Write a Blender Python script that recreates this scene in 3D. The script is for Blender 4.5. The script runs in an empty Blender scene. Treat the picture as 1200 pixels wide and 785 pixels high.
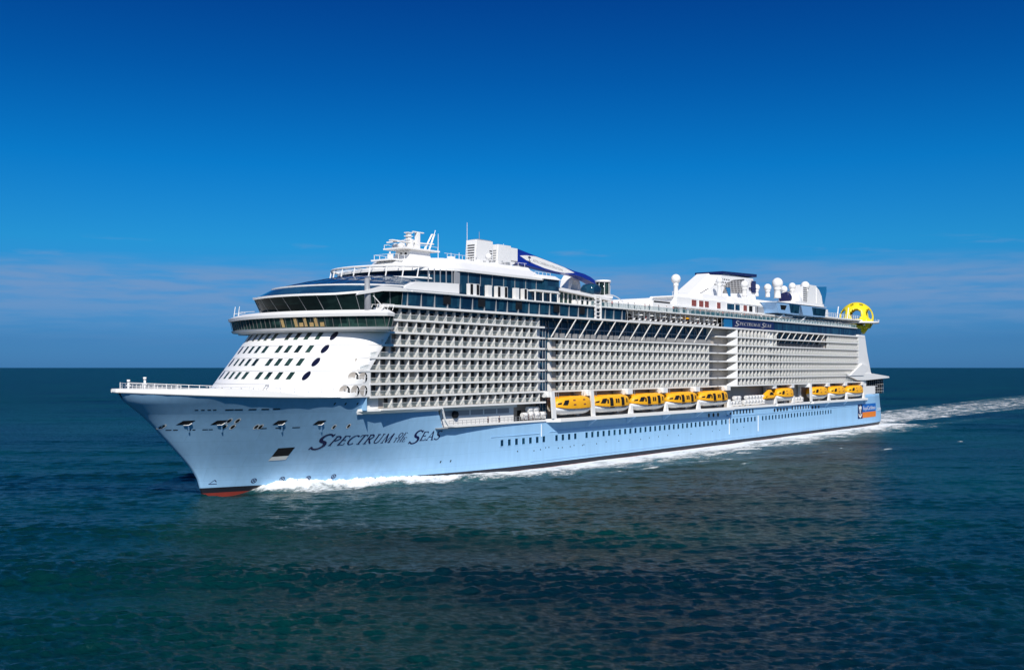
import bpy, bmesh, math, random
import numpy as np
from mathutils import Vector, Matrix
R = math.radians
random.seed(7); rng = np.random.default_rng(11)
scene = bpy.context.scene
col = scene.collection
# The ship's frame is the world frame: x = metres aft of the stem at the waterline, y = -port, z = up.
# ---------------------------------------------------------------- camera
F, CH, CA, CX0, CZ0 = 1213.5, 24.1, .666, -58.9, 196.4      # focal (px of 1200), height, heading, stem position seen from camera
SA_, CA_ = math.sin(CA), math.cos(CA)
CAMX = -(CX0*SA_+CZ0*CA_); CAMY = (CX0*CA_-CZ0*SA_)
cam = bpy.data.cameras.new('camera'); camo = bpy.data.objects.new('camera', cam); col.objects.link(camo)
cam.sensor_width = 36; cam.lens = 36*F/1200; cam.shift_y = 38/1200
cam.clip_start = 1; cam.clip_end = 90000
camo.location = (CAMX, CAMY, CH)
camo.rotation_euler = (R(90), 0, math.atan2(SA_, CA_)-R(90))
scene.camera = camo
# ---------------------------------------------------------------- sun, sky, exposure
SUN = Vector((-.70, -.68, .86)).normalized()
sl = bpy.data.lights.new('sun', 'SUN'); sl.energy = 4.6; sl.angle = R(.53); sl.color = (1, .955, .88)
so = bpy.data.objects.new('sun', sl); col.objects.link(so)
so.rotation_euler = SUN.to_track_quat('Z', 'Y').to_euler(); so.location = (-100, -300, 300)
scene.view_settings.view_transform = 'Standard'; scene.view_settings.look = 'None'
scene.view_settings.exposure = 0.15; scene.view_settings.gamma = 1
W = bpy.data.worlds.new('World'); scene.world = W; W.use_nodes = True
def sky_world():
    nt = W.node_tree; N = nt.nodes; L = nt.links; N.clear()
    out = N.new('ShaderNodeOutputWorld'); bg = N.new('ShaderNodeBackground'); L.new(bg.outputs[0], out.inputs[0])
    sky = N.new('ShaderNodeTexSky'); sky.sky_type = 'NISHITA'; sky.sun_disc = False
    sky.sun_elevation = math.asin(SUN.z); sky.sun_rotation = math.atan2(SUN.x, SUN.y)
    sky.air_density = 1.0; sky.dust_density = .6; sky.ozone_density = 3.0
    tc = N.new('ShaderNodeTexCoord'); sep = N.new('ShaderNodeSeparateXYZ'); L.new(tc.outputs['Generated'], sep.inputs[0])
    def math_(op, a, b=None, clamp=False):
        n = N.new('ShaderNodeMath'); n.operation = op; n.use_clamp = clamp
        for i, v in enumerate((a, b)):
            if v is None: continue
            if isinstance(v, (int, float)): n.inputs[i].default_value = v
            else: L.new(v, n.inputs[i])
        return n.outputs[0]
    ramp = N.new('ShaderNodeValToRGB')
    L.new(math_('MULTIPLY', sep.outputs[2], 2.0, True), ramp.inputs[0])
    cr = ramp.color_ramp
    stops = SKY_TINT
    cr.elements[0].position = stops[0][0]*2; cr.elements[0].color = (*stops[0][1], 1)
    cr.elements[1].position = stops[-1][0]*2; cr.elements[1].color = (*stops[-1][1], 1)
    for p, c in stops[1:-1]:
        e = cr.elements.new(p*2); e.color = (*c, 1)
    mul = N.new('ShaderNodeMix'); mul.data_type = 'RGBA'; mul.blend_type = 'MULTIPLY'; mul.inputs[0].default_value = 1
    L.new(sky.outputs[0], mul.inputs[6]); L.new(ramp.outputs[0], mul.inputs[7])
    # thin low cloud bank
    az = math_('ARCTAN2', sep.outputs[1], sep.outputs[0])
    comb = N.new('ShaderNodeCombineXYZ'); L.new(math_('MULTIPLY', az, 5.0), comb.inputs[0]); L.new(math_('MULTIPLY', sep.outputs[2], 42.0), comb.inputs[1])
    def noise(sc, det, off):
        mp = N.new('ShaderNodeMapping'); mp.inputs['Location'].default_value = off; L.new(comb.outputs[0], mp.inputs[0])
        n = N.new('ShaderNodeTexNoise'); n.inputs['Scale'].default_value = sc; n.inputs['Detail'].default_value = det
        n.inputs['Roughness'].default_value = .55; L.new(mp.outputs[0], n.inputs[0]); return n.outputs[0]
    def mapr(v, a, b, c=0., d=1.):
        n = N.new('ShaderNodeMapRange'); n.interpolation_type = 'SMOOTHSTEP'; n.clamp = True
        L.new(v, n.inputs[0])
        for i, q in enumerate((a, b, c, d)): n.inputs[i+1].default_value = q
        return n.outputs[0]
    n1 = noise(1.0, 5, (3.1, 7.3, 0)); n2 = noise(2.6, 6, (11.7, 2.2, 0))
    wob = math_('MULTIPLY', math_('SUBTRACT', n1, .5), .03)
    zz = math_('ADD', sep.outputs[2], wob)
    bank = math_('MULTIPLY', mapr(zz, .104, .082), mapr(zz, .015, .075))
    wisp = math_('MULTIPLY', mapr(zz, .125, .105), mapr(zz, .094, .10))
    cl = math_('ADD', math_('MULTIPLY', bank, mapr(n2, .30, .62, .25, 1)), math_('MULTIPLY', wisp, mapr(n2, .56, .8, 0, .6)))
    cl = math_('MULTIPLY', cl, .68, True)
    mixc = N.new('ShaderNodeMix'); mixc.data_type = 'RGBA'; L.new(cl, mixc.inputs[0]); L.new(mul.outputs[2], mixc.inputs[6])
    mixc.inputs[7].default_value = CLOUD
    L.new(mixc.outputs[2], bg.inputs[0]); bg.inputs[1].default_value = SKY_STRENGTH
SKY_STRENGTH = .10
SKY_TINT = [(0, (.10, .35, .93)), (.025, (.08, .29, .757)), (.07, (.075, .36, .76)), (.115, (.045, .44, .78)), (.187, (.010, .39, .78)), (.265, (.004, .27, .65)), (.334, (.004, .187, .547)), (.4, (.02, .22, .56)), (.5, (.13, .38, .72))]
CLOUD = (1.75, 2.85, 4.9, 1)
sky_world()
# ---------------------------------------------------------------- helpers
def tag(o, label=None, cat=None, group=None, kind=None):
    if label: o['label'] = label
    if cat: o['category'] = cat
    if group: o['group'] = group
    if kind: o['kind'] = kind
    return o
def empty(name, loc=(0, 0, 0), parent=None):
    o = bpy.data.objects.new(name, None); o.location = loc; o.empty_display_size = .5; col.objects.link(o)
    if parent: o.parent = parent
    return o
def P(s, t, z): return (s, -t, z)
def at(x, y, t):                                           # point of the longitudinal plane t seen at photo pixel (x, y): used for measuring
    u = (x-600)/F; s = (u*(CZ0-t*SA_)-CX0-t*CA_)/(SA_-u*CA_); Z = CZ0+s*CA_-t*SA_
    return s, CH-(y-430.5)*Z/F
class MB:
    def __init__(s): s.v = []; s.f = []; s.m = []; s.sm = []
    def poly(s, pts, m=0, sm=False):
        b = len(s.v); s.v += [tuple(p) for p in pts]; s.f.append(tuple(range(b, b+len(pts)))); s.m.append(m); s.sm.append(sm)
    def grid(s, rows, m=0, close=False, sm=False, mf=None):
        b = len(s.v); n = len(rows[0])
        for r in rows: s.v += [tuple(p) for p in r]
        for i in range(len(rows)-1):
            for j in range(n if close else n-1):
                k = (j+1) % n
                s.f.append((b+i*n+j, b+i*n+k, b+(i+1)*n+k, b+(i+1)*n+j)); s.m.append(m if mf is None else mf(i, j)); s.sm.append(sm)
    def box(s, s0, s1, t0, t1, z0, z1, m=0):
        p = [P(a, b, c) for c in (z0, z1) for a, b in ((s0, t0), (s1, t0), (s1, t1), (s0, t1))]
        b = len(s.v); s.v += p
        for q in ((0, 1, 2, 3), (4, 5, 6, 7), (0, 1, 5, 4), (1, 2, 6, 5), (2, 3, 7, 6), (3, 0, 4, 7)):
            s.f.append(tuple(b+i for i in q)); s.m.append(m); s.sm.append(False)
    def prism(s, outl, z0, z1, outl1=None, m=0, cap0=True, cap1=True, sm=False):   # outlines in (s,t); z0/z1 number or list
        o1 = outl1 or outl; n = len(outl)
        a0 = z0 if hasattr(z0, '__len__') else [z0]*n; a1 = z1 if hasattr(z1, '__len__') else [z1]*n
        r0 = [P(*outl[i], a0[i]) for i in range(n)]; r1 = [P(*o1[i], a1[i]) for i in range(n)]
        s.grid([r0, r1], m, True, sm)
        if cap0: s.poly(r0, m)
        if cap1: s.poly(r1, m)
    def side(s, prof, t0, t1, m=0):                        # profile in (s,z) extruded across t
        r0 = [P(a, t0, c) for a, c in prof]; r1 = [P(a, t1, c) for a, c in prof]
        s.grid([r0, r1], m, True); s.poly(r0, m); s.poly(r1, m)
    def tube(s, p, q, r, n=6, r2=None, m=0, cap=True):
        p = Vector(p); q = Vector(q); d = (q-p).normalized(); r2 = r if r2 is None else r2
        x = d.orthogonal().normalized(); y = d.cross(x)
        A = [p+(x*math.cos(2*math.pi*i/n)+y*math.sin(2*math.pi*i/n))*r for i in range(n)]
        Bq = [q+(x*math.cos(2*math.pi*i/n)+y*math.sin(2*math.pi*i/n))*r2 for i in range(n)]
        s.grid([A, Bq], m, True, n > 7)
        if cap: s.poly(A, m); s.poly(Bq, m)
    def path(s, pts, r, n=6, m=0):
        for a, b in zip(pts[:-1], pts[1:]): s.tube(a, b, r, n, m=m)
    def sphere(s, c, r, n=20, k=12, m=0, sq=(1, 1, 1)):
        rows = []
        for i in range(k+1):
            a = math.pi*i/k
            rows.append([(c[0]+sq[0]*r*math.sin(a)*math.cos(2*math.pi*j/n), c[1]+sq[1]*r*math.sin(a)*math.sin(2*math.pi*j/n), c[2]+sq[2]*r*math.cos(a)) for j in range(n)])
        s.grid(rows, m, True, True)
    def lathe(s, c, prof, n=20, m=0):                      # prof (r,z) from bottom
        rows = [[(c[0]+r*math.cos(2*math.pi*j/n), c[1]+r*math.sin(2*math.pi*j/n), c[2]+z) for j in range(n)] for r, z in prof]
        s.grid(rows, m, True, True); s.poly(rows[0], m); s.poly(rows[-1], m)
    def mesh(s, name, mats):
        me = bpy.data.meshes.new(name); me.from_pydata(s.v, [], s.f); me.validate()
        if not isinstance(mats, (list, tuple)): mats = [mats]
        for m in mats: me.materials.append(m)
        if len(me.polygons) == len(s.f):
            me.polygons.foreach_set('material_index', s.m); me.polygons.foreach_set('use_smooth', s.sm)
        bm = bmesh.new(); bm.from_mesh(me); bmesh.ops.remove_doubles(bm, verts=bm.verts, dist=.002) if any(s.sm) else None
        bmesh.ops.recalc_face_normals(bm, faces=bm.faces); bm.to_mesh(me); bm.free()
        return me
    def pieces(s):                                          # far-apart pieces of the collected shapes, each to be an object of its own
        n = len(s.v); par = list(range(n))
        def find(i):
            while par[i] != i: par[i] = par[par[i]]; i = par[i]
            return i
        for f in s.f:
            a = find(f[0])
            for i in f[1:]: par[find(i)] = a
        key = {}
        for i, v in enumerate(s.v):                         # corners that coincide hold together
            k = (round(v[0], 3), round(v[1], 3), round(v[2], 3))
            if k in key: par[find(i)] = find(key[k])
            else: key[k] = i
        root = np.array([find(i) for i in range(n)]); u, isl = np.unique(root, return_inverse=True); k = len(u)
        if k == 1 or k > 1200: return None
        V = np.array(s.v); lo = np.full((k, 3), 1e9); hi = -lo; np.minimum.at(lo, isl, V); np.maximum.at(hi, isl, V)
        size = (hi-lo).max(1); gap = np.maximum(0, np.maximum(lo[:, None]-hi[None], lo[None]-hi[:, None]))
        near = np.sqrt((gap**2).sum(2)) <= np.maximum(.02, .5*np.maximum(size[:, None], size[None]))
        lab = -np.ones(k, int); c = 0
        for i in range(k):
            if lab[i] >= 0: continue
            st = [i]; lab[i] = c
            while st:
                q = st.pop()
                for r in np.nonzero(near[q] & (lab < 0))[0]: lab[r] = c; st.append(r)
            c += 1
        return lab[isl] if c > 1 else None
    def build(s, name, mats, parent=None, loc=None, bevel=0, split=True):
        lab = s.pieces() if split else None
        subs = [s]
        if lab is not None:
            nl = lab.max()+1
            if nl > 100:                                    # only the hundred nearest the camera apart
                cen = np.array([np.array(s.v)[lab == i].mean(0) for i in range(nl)]); d = ((cen-np.array([CAMX, CAMY, CH]))**2).sum(1)
                order = d.argsort(); rank = np.empty(nl, int); rank[order] = np.arange(nl); lab = np.minimum(rank[lab], 100); nl = 101
            subs = []
            for i in range(nl):
                q = MB(); mp = {}
                for f, m, sm in zip(s.f, s.m, s.sm):
                    if lab[f[0]] != i: continue
                    for j in f:
                        if j not in mp: mp[j] = len(q.v); q.v.append(s.v[j])
                    q.f.append(tuple(mp[j] for j in f)); q.m.append(m); q.sm.append(sm)
                subs.append(q)
        first = None
        for i, q in enumerate(subs):
            o = bpy.data.objects.new(name, q.mesh(name, mats)); col.objects.link(o)
            if parent: o.parent = parent
            if loc: o.location = loc
            if i == 100: o['kind'] = 'stuff'
            if bevel:
                b = o.modifiers.new('bevel', 'BEVEL'); b.width = bevel; b.segments = 2; b.limit_method = 'ANGLE'
            first = first or o
        return first
def inst(me, name, parent, loc=(0, 0, 0)):
    o = bpy.data.objects.new(name, me); col.objects.link(o); o.parent = parent; o.location = loc; return o
# ---------------------------------------------------------------- materials
def mat(name, c, rough=.5, spec=.5, metal=0, var=.06, scale=.3, bump=0, bscale=2, coat=0, emis=None):
    m = bpy.data.materials.new(name); m.use_nodes = True; nt = m.node_tree; N = nt.nodes; L = nt.links
    b = N['Principled BSDF']; b.inputs['Roughness'].default_value = rough; b.inputs['Metallic'].default_value = metal
    b.inputs['Specular IOR Level'].default_value = spec; b.inputs['Coat Weight'].default_value = coat
    tc = N.new('ShaderNodeTexCoord'); no = N.new('ShaderNodeTexNoise'); no.inputs['Scale'].default_value = scale; no.inputs['Detail'].default_value = 6
    L.new(tc.outputs['Object'], no.inputs[0])
    mx = N.new('ShaderNodeMix'); mx.data_type = 'RGBA'; L.new(no.outputs[0], mx.inputs[0])
    mx.inputs[6].default_value = (*[x*(1-var*1.6) for x in c], 1); mx.inputs[7].default_value = (*[min(1, x*(1+var)) for x in c], 1)
    L.new(mx.outputs[2], b.inputs['Base Color'])
    if bump:
        n2 = N.new('ShaderNodeTexNoise'); n2.inputs['Scale'].default_value = bscale; n2.inputs['Detail'].default_value = 4; L.new(tc.outputs['Object'], n2.inputs[0])
        bp = N.new('ShaderNodeBump'); bp.inputs['Strength'].default_value = bump; bp.inputs['Distance'].default_value = .1
        L.new(n2.outputs[0], bp.inputs['Height']); L.new(bp.outputs[0], b.inputs['Normal'])
    return m
def glass_mat(name, c, c2, cell=1.6, rough=.08, var=.5, power=1):   # dark tinted glazing, each pane a little different
    m = bpy.data.materials.new(name); m.use_nodes = True; nt = m.node_tree; N = nt.nodes; L = nt.links
    b = N['Principled BSDF']; b.inputs['Roughness'].default_value = rough; b.inputs['IOR'].default_value = 1.3
    tc = N.new('ShaderNodeTexCoord'); mp = N.new('ShaderNodeVectorMath'); mp.operation = 'DIVIDE'; mp.inputs[1].default_value = (cell, cell*3, 3.2)
    L.new(tc.outputs['Object'], mp.inputs[0])
    oi = N.new('ShaderNodeObjectInfo'); sh = N.new('ShaderNodeMath'); sh.operation = 'MULTIPLY'; sh.inputs[1].default_value = 97; L.new(oi.outputs['Random'], sh.inputs[0])
    av = N.new('ShaderNodeVectorMath'); L.new(mp.outputs[0], av.inputs[0]); L.new(sh.outputs[0], av.inputs[1])
    fl = N.new('ShaderNodeVectorMath'); fl.operation = 'FLOOR'; L.new(av.outputs[0], fl.inputs[0])
    wn = N.new('ShaderNodeTexWhiteNoise'); L.new(fl.outputs[0], wn.inputs[0])
    no = N.new('ShaderNodeTexNoise'); no.inputs['Scale'].default_value = .9; no.inputs['Detail'].default_value = 5; L.new(tc.outputs['Object'], no.inputs[0])
    ad = N.new('ShaderNodeMath'); ad.operation = 'MULTIPLY'; L.new(wn.outputs[0], ad.inputs[0]); L.new(no.outputs[0], ad.inputs[1])
    pw = N.new('ShaderNodeMath'); pw.operation = 'POWER'; pw.inputs[1].default_value = power; L.new(ad.outputs[0] if power == 1 else wn.outputs[0], pw.inputs[0])
    mx = N.new('ShaderNodeMix'); mx.data_type = 'RGBA'; L.new(pw.outputs[0], mx.inputs[0]); mx.inputs[6].default_value = (*c, 1); mx.inputs[7].default_value = (*c2, 1)
    L.new(mx.outputs[2], b.inputs['Base Color'])
    return m
def clear_glass(name, tint, alpha):
    m = bpy.data.materials.new(name); m.use_nodes = True; nt = m.node_tree; N = nt.nodes; L = nt.links
    b = N['Principled BSDF']; b.inputs['Base Color'].default_value = (*tint, 1); b.inputs['Roughness'].default_value = .08
    b.inputs['Alpha'].default_value = alpha
    return m
def hull_mat(name, c):
    m = mat(name, c, .32, .5, var=.04, scale=.12, bump=.22, bscale=.35)
    nt = m.node_tree; N = nt.nodes; L = nt.links; b = N['Principled BSDF']
    # faint plating seams: butts and seams of the shell plates
    src = b.inputs['Base Color'].links[0].from_socket
    tc = N.new('ShaderNodeTexCoord'); sx = N.new('ShaderNodeSeparateXYZ'); L.new(tc.outputs['Object'], sx.inputs[0])
    cb = N.new('ShaderNodeCombineXYZ'); L.new(sx.outputs[0], cb.inputs[0]); L.new(sx.outputs[2], cb.inputs[1])
    br = N.new('ShaderNodeTexBrick'); L.new(cb.outputs[0], br.inputs[0]); br.inputs['Scale'].default_value = 1; br.inputs['Mortar Size'].default_value = .03
    br.inputs['Brick Width'].default_value = 11; br.inputs['Row Height'].default_value = 2.6
    br.inputs['Color1'].default_value = (.97, .97, .97, 1); br.inputs['Color2'].default_value = (1, 1, 1, 1); br.inputs['Mortar'].default_value = (.82, .84, .86, 1)
    # vertical run-off streaks
    mp = N.new('ShaderNodeMapping'); mp.inputs['Scale'].default_value = (.9, .9, .05); L.new(tc.outputs['Object'], mp.inputs[0])
    st = N.new('ShaderNodeTexNoise'); st.inputs['Scale'].default_value = 1.1; st.inputs['Detail'].default_value = 5; L.new(mp.outputs[0], st.inputs[0])
    mr = N.new('ShaderNodeMapRange'); mr.inputs[1].default_value = .35; mr.inputs[2].default_value = .75; mr.inputs[3].default_value = 1; mr.inputs[4].default_value = .91; L.new(st.outputs[0], mr.inputs[0])
    a = N.new('ShaderNodeMix'); a.data_type = 'RGBA'; a.blend_type = 'MULTIPLY'; a.inputs[0].default_value = 1; L.new(src, a.inputs[6]); L.new(br.outputs[0], a.inputs[7])
    d = N.new('ShaderNodeMix'); d.data_type = 'RGBA'; d.blend_type = 'MULTIPLY'; d.inputs[0].default_value = 1; L.new(a.outputs[2], d.inputs[6]); L.new(mr.outputs[0], d.inputs[7])
    L.new(d.outputs[2], b.inputs['Base Color'])
    return m
M = dict(
    hull=hull_mat('hull_blue_paint', (.32, .56, .81)), boot=mat('boot_top_black', (.012, .014, .022), .5), red=mat('antifouling_red', (.24, .03, .02), .6, var=.25),
    white=mat('white_paint', (.80, .79, .77), .35, var=.035, scale=.25), white2=mat('white_trim', (.83, .815, .785), .4, var=.03),
    deck=mat('deck_grey', (.34, .33, .32), .8, var=.2), port=mat('round_window_glass', (.004, .006, .025), .3, .3), wallgrey=mat('pale_grey_paint', (.5, .49, .48), .5), deckdark=mat('balcony_floor_brown', (.22, .18, .15), .8, var=.2), bluedeck=mat('deck_blue', (.10, .22, .36), .7),
    wall=mat('cabin_wall_beige', (.47, .42, .37), .6, var=.12, scale=.6), grey=mat('grey_steel', (.30, .31, .33), .5), dark=mat('dark_opening', (.010, .012, .016), .7, .2, var=.4, scale=.8),
    glass=glass_mat('dark_blue_glazing', (.004, .022, .055), (.02, .10, .16)), green=glass_mat('bridge_glazing', (.006, .016, .018), (.05, .12, .10), 1.2),
    solar=glass_mat('solarium_front_glass', (.002, .008, .010), (.015, .04, .038), 2.4, .1), dome=glass_mat('solarium_glazing', (.006, .035, .085), (.02, .085, .15), 2.2), door=glass_mat('cabin_door_glass', (.006, .010, .016), (.34, .31, .27), 2.75, .12, power=5),
    rail=clear_glass('balustrade_glass', (.5, .6, .6), .13), screen=clear_glass('windscreen_glass', (.10, .25, .28), .30),
    navy=mat('navy_paint', (.007, .010, .075), .35), blue=mat('royal_blue_paint', (.006, .022, .26), .3), mid=mat('sign_blue', (.01, .13, .48), .4), teal=mat('tower_blue', (.01, .14, .33), .4),
    orange=mat('sign_orange', (.75, .20, .01), .45), yellow=mat('lifeboat_orange', (.88, .42, .008), .5, var=.12, scale=.5), lemon=mat('pod_yellow', (.82, .66, .015), .35),
    lblue=mat('light_blue_panel', (.30, .52, .80), .4), boat=mat('lifeboat_white', (.74, .75, .76), .3), redp=mat('rust_red_panel', (.22, .055, .045), .6), tan=mat('tan_curtain', (.50, .34, .14), .8),
    skin=mat('skin', (.42, .25, .17), .6), shirt=mat('shirt_navy', (.02, .03, .09), .9), shirt2=mat('shirt_white', (.7, .7, .7), .9), shirt3=mat('shirt_red', (.5, .03, .03), .9), trous=mat('trousers_dark', (.02, .02, .03), .9), hair=mat('hair_dark', (.02, .013, .01), .7),
    lattice=mat('grey_lattice', (.15, .145, .145), .6, var=.3, scale=2),
)
M['solar'].node_tree.nodes['Principled BSDF'].inputs['Specular IOR Level'].default_value = .06
# ---------------------------------------------------------------- hull form
ST = np.array([[-3, 2.0], [0, 0.0], [1.1, -.4], [3.1, -1.], [5.4, -2.6], [7.8, -4.9], [10, -7.1], [13, -10], [15.3, -12.4], [17.5, -15.2], [18.9, -17.1], [19.8, -18.4], [21.5, -20.3]])
WL = np.array([[0, 0], [2, .8], [5.5, 2.2], [12, 4.9], [20, 7.9], [27.7, 10.5], [36, 13.6], [44, 16.3], [54, 18.6], [66, 20.1], [80, 20.7]])
DK = np.array([[-18.4, 0], [-17.8, 1.6], [-16.5, 3.6], [-15, 5.2], [-12, 7.8], [-8, 10.7], [-4, 13.2], [0, 15.2], [5, 17.3], [10, 18.9], [15, 20], [20, 20.6], [24, 20.7], [80, 20.7]])
def smooth_tab(T, n=160):                                   # resample so that the lines are fair
    x = np.linspace(T[0, 0], T[-1, 0], n); y = np.interp(x, T[:, 0], T[:, 1])
    for _ in range(6): y[1:-1] = .25*y[:-2]+.5*y[1:-1]+.25*y[2:]
    return np.stack([x, y], 1)
ST2 = smooth_tab(ST, 120); WL2 = smooth_tab(WL)
def fair(T, n=400, it=260):                                # keeps the rounded stem head, fairs the rest
    x = np.linspace(T[0, 0], T[-1, 0], n); y = np.interp(x, T[:, 0], T[:, 1])
    for _ in range(it):
        z = y.copy(); z[1:-1] = .25*y[:-2]+.5*y[1:-1]+.25*y[2:]; k = np.clip((x+17.5)/10, 0, 1); y = y*(1-k)+z*k
    return np.stack([x, y], 1)
DK2 = fair(DK)
def stem(z): return float(np.interp(z, ST2[:, 0], ST2[:, 1]))
def B(s, z):
    if s > 288: return 20.7-1.3*((s-288)/40)**2
    s0 = stem(z); u = min(max((s-s0)/(80-s0), 0), 1); w = min(max(z/19., 0), 1)
    return float((1-w)*np.interp(u*80, WL2[:, 0], WL2[:, 1])+w*np.interp(-18.4+u*98.4, DK2[:, 0], DK2[:, 1]))
def sheer(s): return 18.4+1.4*max(0, (22-s)/40.4)**2
def HP(s, z, off=.03, side=1): return P(s, side*(B(s, z)+off), z)
ship = empty('cruise_ship')
tag(ship, 'huge white cruise ship with light blue hull steaming across the open sea', 'cruise ship')
SH = ship
def build_hull():
    mb = MB()
    def strip(zs, send, n, side, mfz=None):
        rows = []
        for z in zs:
            zz = z if not callable(z) else None
            r = []
            for k in range(n+1):
                u = (k/n)**1.35
                z0 = zz if zz is not None else 18.9
                e = send(z0); s = stem(z0)+u*(e-stem(z0))
                zf = zz if zz is not None else z(s)
                r.append(P(s, side*B(s, min(zf, 19)), zf))
            rows.append(r)
        mb.grid(rows, 0, False, True, mfz)
    for side in (1, -1):
        zl = [-3, -1, -.3, .22, 1.25, 2, 3, 4, 5, 6, 7, 8, 9, 10, 11.3]
        mi = lambda i, j: 2 if i < 3 else (1 if i == 3 else 0)
        strip(zl, lambda z: 80, 56, side, mi)
        zu = [11.3, 12, 13, 14, 15, 15.7]
        strip(zu, lambda z: 46.6-(z-11.3)*.55, 44, side)
        strip([15.7, 16.6, 17.5, 18.2, sheer], lambda z: 23.2, 36, side)
        # parallel body and run aft
        ss = [80+i*8 for i in range(27)]+[292, 296, 300.5]
        mb.grid([[P(s, side*B(s, z), z) for s in ss] for z in zl], 0, False, True, mi)
    # stern: rounded transom, both sides in one outline
    zl2 = [-3, -1, -.3, .22, 1.25, 2, 3, 4, 5, 6, 8, 10, 12, 13.2]
    rows = []
    for z in zl2:
        e = 330.5-4.2*(z/13.2) if z > 4 else 330.5-4.2*(4/13.2)-(0 if z > 2.5 else (2.5-z)**1.6*.9)
        r = [P(s, B(s, z), z) for s in (300.5, 306, 312, 317)]
        for k in range(17):
            a = math.pi/2*(1-2*k/16); sg = 1 if a >= 0 else -1
            c = math.cos(a); s_ = math.sin(a); b = B(e-4, z)
            r.append(P(e-9+9*abs(c)**.55, sg*b*abs(s_)**.5, z))
        r += [P(s, -B(s, z), z) for s in (317, 312, 306, 300.5)]
        rows.append(r)
    mb.grid(rows, 0, False, True, lambda i, j: 2 if i < 3 else (1 if i == 3 else 0))
    mb.poly(rows[-1], 0)
    for t in (1, -1): mb.poly([P(300.5, t*B(300, 12), 11.3), P(300.5, t*B(300, 12), 13.2), P(300.5, t*16, 13.2), P(300.5, t*16, 11.3)], 0)
    # step faces where the shell drops
    for t in (1, -1):
        mb.poly([P(23.2, t*20.69, 15.7), P(23.2, t*20.69, 18.4), P(23.2, t*17.5, 18.4), P(23.2, t*17.5, 15.7)], 0)
    h = mb.build('hull', [M['hull'], M['boot'], M['red']], SH)
    return h
hull = build_hull()
def decks():
    mb = MB()                                               # foredeck
    ss = np.linspace(-18.2, 30, 40)
    mb.grid([[P(s, B(s, 19)*k*.99, sheer(s)-.1) for k in np.linspace(-1, 1, 9)] for s in ss])
    mb.build('foredeck', M['deck'], SH)
    mb = MB()
    mb.box(44.5, 301, -20.5, 20.5, 11.1, 11.26); mb.build('boat_deck', M['deck'], SH)
    mb = MB()                                               # white bulwark round the bow
    for side in (1, -1):
        pts = [-18.45, -18.3, -17.6, -16.5, -15, -12, -8, -4, 0, 5, 10, 15, 20, 24]
        rows = []
        for s in pts:
            b = B(s, 19); h = (.5+.8*min(1, (s+18.45)/14))*min(1, max(.02, (12-s)/10)); z = sheer(s)
            n = .35
            rows.append([P(s-.05, side*(b+.02), z-.12), P(s-.1, side*(b+.12), z+.02), P(s-.1, side*(b+.12), z+h), P(s, side*max(0, b-.3), z+h+.06), P(s, side*max(0, b-.35), z)])
        mb.grid(rows, 0, False, False)
    mb.build('bulwark', M['white2'], SH)
    # stays of the foredeck railing along the starboard side and bow lights
    mb = MB()
    for side in (1, -1):
        top = []
        for s in np.arange(-16, 7, 1.5):
            b = B(s, 19)-1.2; z = sheer(s); mb.tube(P(s, side*b, z), P(s, side*b, z+1.75), .08, 5); top.append(P(s, side*b, z+1.75))
        mb.path(top, .06, 5)
        mb.path([(p[0], p[1], p[2]-.5) for p in top], .04, 5)
    mb.build('foredeck_railing', M['white2'], SH)
    for (s, t, h) in ((-14.6, -1.0, 1.9), (-12.3, .5, 2.5)):
        mb = MB(); z = sheer(s); mb.tube(P(s, t, z), P(s, t, z+h), .26, 8, .2); mb.box(s-.2, s+.3, t-.45, t+.25, z+h*.62, z+h*.74); mb.tube(P(s, t, z+h), P(s, t, z+h+.45), .3, 8); mb.build('bow_light_post', M['white2'], SH)
    # ledge along the anchor deck
    mb = MB()
    rows = []
    for s in np.linspace(22.4, 44.6, 14):
        k = min(1, (s-22.4)/2.5); b = B(s, 15.6)
        rows.append([P(s, b-.3, 15.95), P(s, b+.15+.75*k, 15.95), P(s, b+.15+.75*k, 15.45), P(s, b-.02, 14.9)])
    mb.grid(rows); mb.poly(rows[0]); mb.poly(rows[-1])
    # white capping of the sloped break down to the boat deck
    cap = [(44.6, 15.75), (45.1, 15.2), (45.9, 13.0), (46.8, 11.9), (49, 11.55), (82, 11.45)]
    mb.grid([[P(s, 20.6, z-.25), P(s, 20.98, z-.25), P(s, 20.98, z+.2), P(s, 20.6, z+.2)] for s, z in cap], 0, True)
    mb.build('deck_edge', M['white2'], SH)
decks()
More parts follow.
